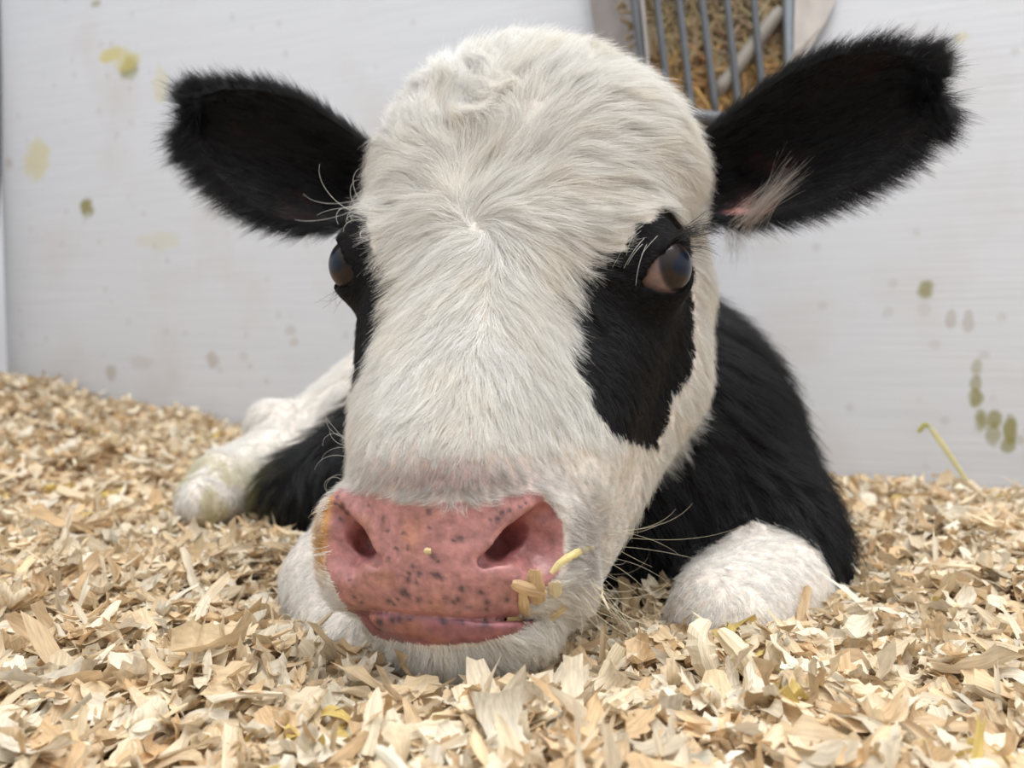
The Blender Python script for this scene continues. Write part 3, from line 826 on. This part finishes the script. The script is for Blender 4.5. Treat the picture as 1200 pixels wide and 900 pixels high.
# little splashes
vs = n.new('ShaderNodeTexVoronoi'); vs.inputs['Scale'].default_value = 26; vs.inputs['Randomness'].default_value = 1; l.new(tcn.outputs['Object'], vs.inputs['Vector'])
c1 = mixc(ramp(vs.outputs['Distance'], .09, (.38, .38, .38), .17, (0, 0, 0)), c1, (.42, .40, .38))
qd = n.new('ShaderNodeTexNoise'); qd.inputs['Scale'].default_value = 55; qd.inputs['Detail'].default_value = 3; l.new(tcn.outputs['Object'], qd.inputs['Vector'])
yellow, olive, brown = (.55, .47, .12), (.22, .20, .035), (.36, .30, .24)
STAINS = [(133, 64, 17, 8, yellow, .75), (152, 80, 10, 13, olive, .75), (148, 72, 14, 10, yellow, .6), (43, 187, 13, 23, yellow, .5), (102, 242, 7, 10, olive, .9), (188, 98, 8, 18, yellow, .35), (187, 282, 22, 10, yellow, .2),
          (112, 4, 6, 4, olive, .6), (10, 190, 5, 5, brown, .5), (130, 437, 6, 9, brown, .55), (250, 422, 7, 8, brown, .55), (165, 425, 12, 8, brown, .25), (340, 387, 6, 6, brown, .35), (344, 401, 6, 5, brown, .35), (285, 418, 5, 5, brown, .25),
          (1085, 340, 9, 10, olive, .75), (1114, 372, 6, 11, brown, .45), (1135, 377, 6, 12, brown, .45), (1083, 362, 8, 8, brown, .2), (1145, 432, 6, 10, olive, .45), (1144, 449, 6, 9, olive, .6), (1143, 466, 8, 9, olive, .8),
          (1150, 493, 8, 11, olive, .8), (1165, 491, 9, 9, olive, .75), (1164, 510, 8, 12, olive, .6), (1184, 502, 8, 14, olive, .85), (1181, 522, 8, 8, olive, .7), (1195, 515, 5, 5, olive, .3), (1126, 44, 7, 5, yellow, .35), (1095, 404, 7, 5, brown, .2)]
o0 = n.new('ShaderNodeVectorMath'); o0.operation = 'DOT_PRODUCT'; o0.inputs[1].default_value = tuple(ux); l.new(tcn.outputs['Object'], o0.inputs[0])
sz = n.new('ShaderNodeSeparateXYZ'); l.new(tcn.outputs['Object'], sz.inputs[0])
def math_(op, a, bb=None, cl=False):
    x = n.new('ShaderNodeMath'); x.operation = op; x.use_clamp = cl
    for k_, v in ((0, a), (1, bb)):
        if v is None: continue
        if isinstance(v, (int, float)): x.inputs[k_].default_value = v
        else: l.new(v, x.inputs[k_])
    return x.outputs[0]
nz_ = math_('MULTIPLY', qd.outputs['Fac'], 2.2)
for sx, sy, rx, ry, colr, st in STAINS:
    w0, w1_ = wall_pt(sx, sy), wall_pt(sx + rx, sy); w2_ = wall_pt(sx, sy + ry)
    ra = max(1e-3, abs((w1_ - w0) @ ux)) * 1.25; rb = max(1e-3, abs(w2_[2] - w0[2])) * 1.25
    a = math_('DIVIDE', math_('SUBTRACT', o0.outputs['Value'], float(w0 @ ux)), float(ra))
    q = math_('DIVIDE', math_('SUBTRACT', sz.outputs['Z'], float(w0[2])), float(rb))
    r2 = math_('ADD', math_('MULTIPLY', a, a), math_('MULTIPLY', q, q))
    v = math_('MULTIPLY', math_('SUBTRACT', 2.15, math_('ADD', r2, nz_)), 1.5, True)
    c1 = mixc(math_('MULTIPLY', v, st), c1, colr)
l.new(c1, b.inputs['Base Color'])
bp = n.new('ShaderNodeBump'); bp.inputs['Strength'].default_value = .15; bp.inputs['Distance'].default_value = .002; l.new(qn.outputs['Fac'], bp.inputs['Height']); l.new(bp.outputs['Normal'], b.inputs['Normal'])
def slab(name, p0, p1, z0, z1, th, mat):
    p0, p1 = np.array(p0, float), np.array(p1, float); d = (p1 - p0) / np.linalg.norm(p1 - p0); nn = np.array([-d[1], d[0]]) * th
    q = [p0, p1, p1 + nn, p0 + nn]
    V = [(*a, z) for z in (z0, z1) for a in q]
    F = [(0, 3, 2, 1), (4, 5, 6, 7), (0, 1, 5, 4), (1, 2, 6, 5), (2, 3, 7, 6), (3, 0, 4, 7)]
    return mesh_obj(name, V, F, mat, smooth=False)
tag(slab('wall_back', (-.893, wall_y(-.893)), (1.5, wall_y(1.5)), -.08, 1.15, .02, m_wall), kind='structure')
tag(slab('wall_left', (-1.45, .1), (-.945, wall_y(-.893) + .03), -.08, 1.15, .02, m_wall), kind='structure')

m_steel = simple('galvanised_steel', (.42, .46, .50), .38, .75, .1, 90)
m_steel_d = simple('dull_steel', (.125, .135, .15), .6, .1, .1, 60)
def tube(p, q, r, name, mat, parent=None, nseg=14, loc=None, bend=None):
    p, q = np.array(p, float), np.array(q, float); d = q - p; Ln = np.linalg.norm(d); d /= Ln
    a = np.cross(d, [0, 1, 0.01]); a /= np.linalg.norm(a); b2 = np.cross(d, a)
    ts = np.linspace(0, 1, 9); ang = np.linspace(0, 2 * np.pi, nseg, endpoint=False)
    V = []
    for t in ts:
        c = p + d * Ln * t + (np.array(bend) * math.sin(t * math.pi) if bend is not None else 0)
        rr = r * (.8 if t in (0, 1) else 1)
        V += [c + rr * (math.cos(x) * a + math.sin(x) * b2) for x in ang]
    F = [(k * nseg + m_, k * nseg + (m_ + 1) % nseg, (k + 1) * nseg + (m_ + 1) % nseg, (k + 1) * nseg + m_) for k in range(len(ts) - 1) for m_ in range(nseg)]
    F += [tuple(range(nseg))[::-1], tuple(range((len(ts) - 1) * nseg, len(ts) * nseg))]
    V = np.array(V) - (loc if loc is not None else 0)
    return mesh_obj(name, V, F, mat, parent)
# corner post at the far left edge of the panel
pt_top, pt_bot = c2w(K(-4, -120, 133)), c2w(K(-26, 470, 133))
tag(tube(pt_bot, pt_top, .021, 'corner_post', m_steel_d), 'blue-grey steel post at the left end of the white panel', 'post')

# ------------------------------------------------------------------ hay rack
rack = bpy.data.objects.new('hay_rack', None); C.objects.link(rack); RL = c2w(K(830, 150, 88)); rack.location = RL
tag(rack, 'grey steel hay rack with upright bars hung on the wall behind the head', 'hay rack')
for x0, x1 in ((744, 763), (771, 786), (797, 812), (824, 840), (853, 867), (884, 897)):
    tube(c2w(K(x0 - (x1 - x0) * 1.2, -145, 85)), c2w(K(x1 + 1, 150, 88)), .0042, 'bar', m_steel_d, rack, loc=RL)
tag(tube(c2w(K(924, -145, 85)), c2w(K(929, 130, 88)), .0095, 'frame_post', m_steel, rack, loc=RL), 'thicker light steel post at the right of the rack')
tube(c2w(K(735, 128, 88)), c2w(K(945, 150, 88)), .008, 'bottom_rail', m_steel_d, rack, loc=RL)
tube(c2w(K(915, 12, 87.5)), c2w(K(838, 112, 88.5)), .009, 'brace', simple('pale_steel', (.26, .235, .20), .6, .0), rack, loc=RL)
def plate(name, pts, mat, th=(.004, 0, 0)):
    P = np.array([c2w(K(*p)) for p in pts]) - RL; k = len(P)
    V = np.concatenate([P, P + np.array(th)])
    F = [tuple(range(k))[::-1], tuple(range(k, 2 * k))] + [(a, (a + 1) % k, k + (a + 1) % k, k + a) for a in range(k)]
    return mesh_obj(name, V, F, mat, rack, smooth=False)
m_plate = simple('weathered_sheet', (.33, .30, .285), .55, .2)
m_plate2 = simple('beige_sheet', (.50, .46, .43), .55, .1)
plate('side_panel', [(738, -145, 85), (668, -145, 94), (700, 60, 94), (770, 190, 89), (762, 128, 87)], m_plate)
plate('side_panel', [(934, -145, 84), (985, -145, 85.5), (975, 0, 86), (964, 25, 86), (942, 60, 86), (905, 112, 86.5), (930, 60, 85.5)], m_plate2)
plate('back_panel', [(700, -145, 94), (985, -145, 92), (930, 130, 91), (775, 160, 92)], simple('dark_back', (.10, .075, .05), .9), (0, .004, 0))
# hay: many fine stems
nS = 3800
T = np.linspace(0, 1, 5)
px_, py_ = rng.uniform(725, 945, nS), rng.uniform(-140, 150, nS)
lim = np.interp(py_, [-140, 0, 60, 150], [955, 945, 925, 880]); px_ = np.minimum(px_, lim - rng.random(nS) * 8); px_ = np.maximum(px_, np.interp(py_, [0, 150], [752, 785]) + rng.random(nS) * 8)
d_ = 88.3 + rng.random(nS) ** 1.3 * 3.2
c_p = np.stack([K(a, bb, dd) for a, bb, dd in zip(px_, py_, d_)])
ang = rng.normal(2.2, .8, nS); ln = rng.uniform(2.5, 7, nS)
dirv = np.stack([np.cos(ang), np.sin(ang), rng.normal(0, .12, nS)], 1)
P = c_p[:, None] + dirv[:, None] * ((T - .5)[None, :, None] * ln[:, None, None]) + rng.normal(0, 1, (nS, 1, 3)) * ((T - .5) ** 2)[None, :, None] * np.array([1.6, 1.6, .3])
P[..., 2] = np.maximum(P[..., 2], 87.9)
Pw = c2w(P)
wid = rng.uniform(.0008, .0028, nS)
side = np.cross(Pw[:, -1] - Pw[:, 0], [0, 1, .2]); side /= np.linalg.norm(side, axis=1, keepdims=True)
Va = Pw + side[:, None] * wid[:, None, None]; Vb = Pw - side[:, None] * wid[:, None, None]; Vc = Pw + np.array([0, -1, 0]) * wid[:, None, None] * .8
V = np.stack([Va, Vc, Vb], 2).reshape(-1, 3)
base = (np.arange(nS) * 15)[:, None, None] + (np.arange(4) * 3)[None, :, None]
F = np.concatenate([base + np.array([0, 1, 4, 3]), base + np.array([1, 2, 5, 4])], 1).reshape(-1, 4)
def flake_mat(name, transl=.25):
    m, n, l, b = new_mat(name)
    at = n.new('ShaderNodeAttribute'); at.attribute_name = 'flake_color'
    gr = n.new('ShaderNodeAttribute'); gr.attribute_name = 'grain'
    q = n.new('ShaderNodeTexNoise'); q.inputs['Scale'].default_value = 1.0; q.inputs['Detail'].default_value = 3; l.new(gr.outputs['Vector'], q.inputs['Vector'])
    r = n.new('ShaderNodeMapRange'); r.inputs['From Min'].default_value = .3; r.inputs['From Max'].default_value = .7; r.inputs['To Min'].default_value = .74; r.inputs['To Max'].default_value = 1.1
    l.new(q.outputs['Fac'], r.inputs['Value'])
    x = n.new('ShaderNodeMix'); x.data_type = 'RGBA'; x.blend_type = 'MULTIPLY'; x.inputs['Factor'].default_value = 1
    l.new(at.outputs['Color'], x.inputs['A']); l.new(r.outputs['Result'], x.inputs['B']); l.new(x.outputs['Result'], b.inputs['Base Color'])
    b.inputs['Roughness'].default_value = .6; b.inputs['Specular IOR Level'].default_value = .3
    bp = n.new('ShaderNodeBump'); bp.inputs['Strength'].default_value = .4; bp.inputs['Distance'].default_value = .0004; l.new(q.outputs['Fac'], bp.inputs['Height']); l.new(bp.outputs['Normal'], b.inputs['Normal'])
    tr = n.new('ShaderNodeBsdfTranslucent'); l.new(x.outputs['Result'], tr.inputs['Color'])
    mx = n.new('ShaderNodeMixShader'); mx.inputs[0].default_value = transl
    l.new(b.outputs[0], mx.inputs[1]); l.new(tr.outputs[0], mx.inputs[2]); l.new(mx.outputs[0], n['Material Output'].inputs['Surface'])
    return m
m_flake = flake_mat('pine_shaving')
m_hay = flake_mat('dry_hay', .15)
hay = mesh_obj('hay', V, F, m_hay)
hc_ = np.array([.40, .30, .165]) * rng.uniform(.55, 1.25, (nS, 1)) * np.array([1, 1, 1]) + rng.uniform(-.02, .03, (nS, 3)); low = (py_ > 70)[:, None]; hc_ = np.where(low, hc_ * np.array([1.25, 1.0, .7]), hc_)
color_attr(hay.data, 'flake_color', np.repeat(np.clip(hc_, .02, 1), 15, 0))
tag(hay, 'dry brown hay stuffed in the wall rack', 'hay', kind='stuff')

# ------------------------------------------------------------------ wood shavings
PAL = np.array([1, .965, .90]) * np.array([[.88, .74, .54], [.92, .82, .66], [.82, .64, .43], [.95, .89, .77], [.76, .56, .35], [.90, .77, .58], [.86, .70, .48], [.94, .86, .71]])
def flakes(N, c, size, tilt, colr=None, NUf=7, NVf=3, minw=.16, maxw=.62, curl=1.0, yaw=None, tiltdir=None):
    """c (N, 3) world metres, size (N,) length in metres -> V (N, NUf*NVf, 3), colours, grain"""
    u = np.linspace(-1, 1, NUf)[None, :, None]; v = np.linspace(-1, 1, NVf)[None, None, :]
    L = size[:, None, None]; Wd = L * rng.uniform(minw, maxw, (N, 1, 1))
    Wd = np.minimum(Wd, .013)
    taper0, taper1 = rng.uniform(.45, 1.05, (2, N, 1, 1))
    w = Wd * (1 - (np.clip(-u, 0, 1) ** 2) * (1 - taper0) - (np.clip(u, 0, 1) ** 2) * (1 - taper1)) * (1 + rng.normal(0, .14, (N, NUf, 1)))
    kk = rng.normal(0, 1.0, (N, 1, 1)) * curl * rng.choice([.5, 1.0, 1.7], (N, 1, 1))
    kk = np.where(np.abs(kk) < .05, .05, kk)
    x = L / 2 * np.sin(kk * u) / kk; z = L / 2 * (1 - np.cos(kk * u)) / kk
    x = x + rng.normal(0, .07, (N, NUf, NVf)) * L * (np.abs(u) > .9) + rng.normal(0, .06, (N, 1, 1)) * L * v
    cup = rng.normal(0, .5, (N, 1, 1))
    y = v * w / 2 * np.ones_like(x); z = z + cup * (v ** 2) * w / 2 + rng.normal(0, .02, (N, NUf, NVf)) * w
    tw = u * rng.normal(0, .5, (N, 1, 1)); y, z = y * np.cos(tw) - z * np.sin(tw) * .3, z + y * np.sin(tw)
    Lc = np.stack([x + 0 * y, y, z + 0 * y], -1).reshape(N, -1, 3)
    yw = rng.uniform(0, 2 * np.pi, N) if yaw is None else yaw
    ax = rng.normal(0, tilt, (2, N)); roll = rng.normal(0, tilt, N)
    def rot(a, i, j):
        M = np.tile(np.eye(3), (N, 1, 1)); M[:, i, i] = np.cos(a); M[:, j, j] = np.cos(a); M[:, i, j] = -np.sin(a); M[:, j, i] = np.sin(a); return M
    M = rot(yw, 0, 1) @ rot(ax[0], 0, 2) @ rot(ax[1], 1, 2)
    V = np.einsum('nij,nkj->nki', M, Lc)
    if colr is None:
        colr = PAL[rng.integers(0, len(PAL), N)] * rng.uniform(.68, 1.04, (N, 1))
    gr = Lc * np.array([90, 900, 300]) + rng.uniform(0, 100, (N, 1, 3))
    return V, c, colr, gr
def flake_faces(N, NUf=7, NVf=3):
    i, j = np.meshgrid(np.arange(NUf - 1), np.arange(NVf - 1), indexing='ij')
    f = np.stack([i * NVf + j, (i + 1) * NVf + j, (i + 1) * NVf + j + 1, i * NVf + j + 1], -1).reshape(-1, 4)
    return (f[None] + (np.arange(N) * NUf * NVf)[:, None, None]).reshape(-1, 4)
def vec_attr(me, name, v):
    a = me.attributes.new(name, 'FLOAT_VECTOR', 'POINT'); a.data.foreach_set('vector', np.asarray(v, np.float32).ravel())
def scatter(n, y0, y1, power):
    y = y0 + (y1 - y0) * rng.random(n) ** power; x = (rng.random(n) * 2 - 1) * (.86 * y + .12)
    return x, y
batches = []
for n_, y0, y1, pw, s0, s1, dz in ((10500, .08, .55, .8, .009, .027, .010), (18000, .45, 1.5, .62, .012, .030, .012), (14000, .10, .5, .8, .004, .012, .012), (9000, .45, 1.3, .7, .006, .015, .010), (4500, .14, .6, .8, .018, .038, .013), (3500, .5, 1.3, .7, .02, .04, .014)):
    x, y = scatter(n_, y0, y1, pw)
    k = (y < wall_y(x) - .018) & (x > -.93); x, y = x[k], y[k]
    z = bed_z(x, y) + rng.random(len(x)) ** 1.5 * dz
    Pc = w2c(np.stack([x, y, z], -1))
    db = field(Pc); k = (db > .35) & (np.stack([np.hypot(0 * x, 0 * y)], 0)[0] == 0); x, y, z = x[k], y[k], z[k]
    sz_ = rng.uniform(s0, s1, len(x)) * rng.choice([.8, 1, 1.25], len(x))
    thin = n_ in (4500, 3500)
    V, c, cl, gr = flakes(len(x), None, sz_, .45 if thin else .27, curl=.75, minw=.05 if thin else .25, maxw=.2 if thin else .75)
    batches.append((V + np.stack([x, y, z], -1)[:, None], cl, gr))
# bedding pushed up against the calf
x, y = scatter(26000, .3, .95, 1.0)
z = bed_z(x, y) + .002 + rng.random(len(x)) * .009
db = field(w2c(np.stack([x, y, z], -1))); k = (db > .15) & (db < 1.0); x, y, z = x[k], y[k], z[k]
V, c, cl, gr = flakes(len(x), None, rng.uniform(.008, .020, len(x)), .35, curl=.8, minw=.2, maxw=.6)
batches.append((V + np.stack([x, y, z], -1)[:, None], cl, gr))
V = np.concatenate([q[0] for q in batches]); cl = np.concatenate([q[1] for q in batches]); gr = np.concatenate([q[2] for q in batches])
dirty = noise(V.mean(1), 30, 55); dk = (dirty > .78) & (rng.random(len(V)) < .14)
cl = np.where(dk[:, None], np.array([.66, .50, .17]) * rng.uniform(.8, 1.1, (len(V), 1)), cl)
N_ = len(V)
bed = mesh_obj('wood_shavings', V.reshape(-1, 3), flake_faces(N_), m_flake)
color_attr(bed.data, 'flake_color', np.repeat(np.clip(cl, 0, 1), 21, 0)); vec_attr(bed.data, 'grain', gr.reshape(-1, 3))
tag(bed, 'deep bed of curled pale wood shavings covering the pen floor', 'wood shavings', kind='stuff')
print('flakes', N_, round(_t.time() - _t0, 1))

# the larger shavings on top, one by one
def one_flake(name, V, cl, gr, loc, NUf, NVf):
    o = mesh_obj(name, V, flake_faces(1, NUf, NVf), m_flake)
    color_attr(o.data, 'flake_color', np.tile(cl, (len(V), 1))); vec_attr(o.data, 'grain', gr)
    o.location = loc; return o
protos = []
for q in range(24):
    V, c, cl, gr = flakes(1, None, np.array([rng.uniform(.014, .030)]), .20, NUf=9, NVf=5, minw=.22, maxw=.55, curl=.9)
    protos.append((V[0], cl[0], gr[0]))
TONES = (('pale cream', [3, 1, 7]), ('light tan', [0, 5, 6]), ('brownish', [2, 4]))
def zone(x, y, z):
    a, b_ = to_px(w2c(np.array([x, y, z])))
    row = 'along the bottom edge' if b_ > 830 else ('in the near bedding' if b_ > 740 else 'in the middle distance')
    colm = 'at the far left' if a < 240 else 'left of the chin' if a < 430 else 'below the chin' if a < 690 else 'right of the chin' if a < 950 else 'at the far right'
    return row, colm
made = []
tries = 0
while len(made) < 270 and tries < 5000:
    tries += 1
    y = .20 + .28 * random.random() ** .9; x = (random.random() * 2 - 1) * (.70 * y)
    z = float(bed_z(x, y)) + .007 + .006 * random.random()
    if field(w2c(np.array([[x, y, z]])))[0] < 1.2: continue
    if any((x - a) ** 2 + (y - b_) ** 2 < .0085 ** 2 for a, b_ in made): continue
    tone, pal = random.choice(TONES)
    row, colm = zone(x, y, z)
    k = random.randrange(len(protos))
    V, cl, gr = protos[k]
    o = one_flake('wood_shaving', V, PAL[random.choice(pal)] * random.uniform(.9, 1.05), gr, (x, y, z), 9, 5)
    o.rotation_euler = (random.gauss(0, .2), random.gauss(0, .2), random.uniform(0, 6.28))
    tag(o, f'{tone} wood shaving lying {row} {colm}', 'wood shaving', f'{tone} shavings {row} {colm}'); made.append((x, y))

# ------------------------------------------------------------------ single shavings and stalks the photograph picks out
def strip(name, pts, wid, colr, label, cat, group=None, nv=4, tiltv=(0, 0, 1), up=0.15, taper=(.5, .5)):
    """a bent flat sliver through the camera-aligned points pts; wid in cm"""
    pts = np.array(pts, float); n_ = 14
    s_ = np.r_[0, np.cumsum(np.linalg.norm(np.diff(pts, axis=0), axis=1))]; t = np.linspace(0, s_[-1], n_)
    c = np.stack([np.interp(t, s_, pts[:, q]) for q in range(3)], 1)
    for _ in range(2): c[1:-1] = .25 * c[:-2] + .5 * c[1:-1] + .25 * c[2:]
    tg = np.gradient(c, axis=0); tg /= np.linalg.norm(tg, axis=1, keepdims=True)
    sd = np.cross(tg, np.array(tiltv, float)); sd /= np.linalg.norm(sd, axis=1, keepdims=True) + 1e-9
    nr = np.cross(sd, tg)
    u = np.linspace(-1, 1, n_); wu = wid / 2 * (1 - np.clip(-u, 0, 1) ** 3 * taper[0] - np.clip(u, 0, 1) ** 3 * taper[1]) * (1 + rng.normal(0, .07, n_))
    v = np.linspace(-1, 1, nv)
    top = c[:, None] + sd[:, None] * (v[None, :, None] * wu[:, None, None]) + nr[:, None] * ((v ** 2)[None, :, None] * wid * up)
    bot = top - nr[:, None] * .035
    V = c2w(np.concatenate([top.reshape(-1, 3), bot.reshape(-1, 3)])); loc = V.mean(0); V = V - loc
    f = flake_faces(1, n_, nv); m_ = n_ * nv
    ring = [(a, 0) for a in range(n_)] + [(n_ - 1, b_) for b_ in range(1, nv)] + [(a, nv - 1) for a in range(n_ - 2, -1, -1)] + [(0, b_) for b_ in range(nv - 2, 0, -1)]
    ids = [a * nv + b_ for a, b_ in ring]
    rim = np.array([(ids[k], ids[(k + 1) % len(ids)], ids[(k + 1) % len(ids)] + m_, ids[k] + m_) for k in range(len(ids))])
    F = np.concatenate([f, f[:, ::-1] + m_, rim[:, ::-1]])
    o = mesh_obj(name, V, F, m_flake)
    color_attr(o.data, 'flake_color', np.tile(np.array(colr), (len(V), 1)))
    gg = np.stack([np.repeat(t, nv), np.tile(v * wid * 5, n_), np.zeros(m_)], 1); vec_attr(o.data, 'grain', np.concatenate([gg, gg]) * np.array([1.0, 1.6, 1]) + rng.uniform(0, 50, 3))
    o.location = loc; o.data.polygons.foreach_set('use_smooth', np.zeros(len(o.data.polygons), bool))
    return tag(o, label, cat, group)
def on(px, py, off=-.08):
    d = surf(px, py)[0]
    return K(px, py, (d if d < 36 else 31.6) + off - .12)
G_ = 'shavings stuck on the muzzle'
strip('wood_shaving', [on(646, 672, -.1), on(655, 660, -.2), on(672, 650, -.3), on(696, 641, -.35)], .32, (.90, .78, .38), 'yellow splinter stuck on the muzzle beside the right-hand nostril', 'wood shaving', G_)
strip('wood_shaving', [on(627, 668, -.2), on(626, 690, -.25), on(624, 727, -.2)], .80, (.74, .54, .30), 'broad upright shaving stuck above the right corner of the mouth', 'wood shaving', G_)
strip('wood_shaving', [on(600, 684, -.12), on(618, 691, -.3), on(640, 696, -.3)], .48, (.76, .54, .32), 'small tan shaving lying crosswise on the upright one by the mouth', 'wood shaving', G_)
strip('wood_shaving', [on(612, 693, -.2), on(614, 712, -.25), on(620, 728, -.2)], .42, (.78, .60, .34), 'thin shaving left of the broad one above the mouth corner', 'wood shaving', G_)
strip('wood_shaving', [on(594, 727, -.12), on(620, 729, -.2), on(645, 724, -.25), on(662, 712, -.2)], .40, (.80, .60, .28), 'long golden sliver along the right end of the lip', 'wood shaving', G_)
strip('wood_shaving', [on(650, 682, -.2), on(652, 700, -.3)], .55, (.86, .76, .52), 'small pale chip between the mouth corner and the muzzle hair', 'wood shaving', G_)
strip('wood_shaving', [on(704, 680, -.2), on(706, 700, -.4), on(713, 714, -.4)], .14, (.92, .82, .60), 'narrow curved sliver hanging from the cheek whiskers', 'wood shaving', G_)
strip('wood_shaving', [on(497, 646, -.05), on(505, 646, -.08)], .24, (.90, .76, .42), 'tiny square yellow crumb in the middle of the nose', 'wood shaving', G_)
strip('wood_shaving', [on(497, 748, -.1), on(500, 758, -.2), on(494, 771, -.25)], .5, (.84, .66, .46), 'ragged tan flake stuck on the lower lip', 'wood shaving', G_)
strip('wood_shaving', [on(515, 754, -.08), on(560, 749, -.12), on(592, 744, -.1)], .12, (.92, .80, .62), 'hair-thin sliver lying along the edge of the lower lip', 'wood shaving', G_)
G_ = 'large shavings standing out of the bedding'
strip('wood_shaving', [K(478, 915, 20.5), K(462, 895, 21.0), K(440, 878, 21.5)], .45, (.95, .90, .76), 'out-of-focus white chip standing up at the bottom edge of the picture', 'wood shaving', G_)
strip('wood_shaving', [K(704, 800, 30.5), K(716, 778, 30.8), K(728, 757, 31)], .55, (.90, .78, .55), 'upright tan shaving just right of the chin', 'wood shaving', G_, taper=(.2, .1))
strip('wood_shaving', [K(838, 800, 31), K(826, 772, 31), K(822, 745, 31.3), K(833, 728, 32)], 1.1, (.93, .82, .62), 'big curled translucent shaving standing in front of the white knee', 'wood shaving', G_, up=.35)
strip('wood_shaving', [K(842, 738, 31.5), K(868, 765, 30.5), K(888, 800, 30.5)], .9, (.90, .78, .56), 'broad shaving leaning right of the big curled one', 'wood shaving', G_, up=.3)
strip('wood_shaving', [K(812, 718, 33), K(822, 726, 32.6), K(830, 733, 32)], .14, (.94, .86, .66), 'thin sliver sticking up beside the white knee', 'wood shaving', G_)
strip('wood_shaving', [K(455, 862, 25), K(510, 855, 25.2), K(572, 858, 25.4)], .62, (.92, .82, .62), 'long flat shaving lying crosswise below the chin', 'wood shaving', G_, tiltv=(0, .8, -.6))
strip('wood_shaving', [K(428, 885, 24.5), K(436, 845, 25.0), K(443, 805, 25.6)], .6, (.92, .82, .62), 'tall pointed shaving standing left of the chin', 'wood shaving', G_, taper=(.1, .9))
strip('wood_shaving', [K(640, 870, 24.4), K(668, 880, 24.2), K(705, 872, 24.4)], .8, (.93, .84, .66), 'wide cream shaving right of centre at the bottom', 'wood shaving', G_, tiltv=(0, .8, -.6))
G_ = 'straw stalks by the right-hand wall'
strip('straw_stalk', [K(1136, 568, 77), K(1112, 531, 77.5), K(1091, 502, 78)], .55, (.72, .66, .36), 'long pale green straw stalk leaning against the wall on the right', 'straw stalk', G_, taper=(.2, .2))
strip('straw_stalk', [K(1090, 500, 78), K(1084, 497, 78.1), K(1076, 507, 78.2)], .5, (.52, .50, .18), 'short bent tip of green straw touching the top of the long stalk', 'straw stalk', G_, taper=(.2, .2))
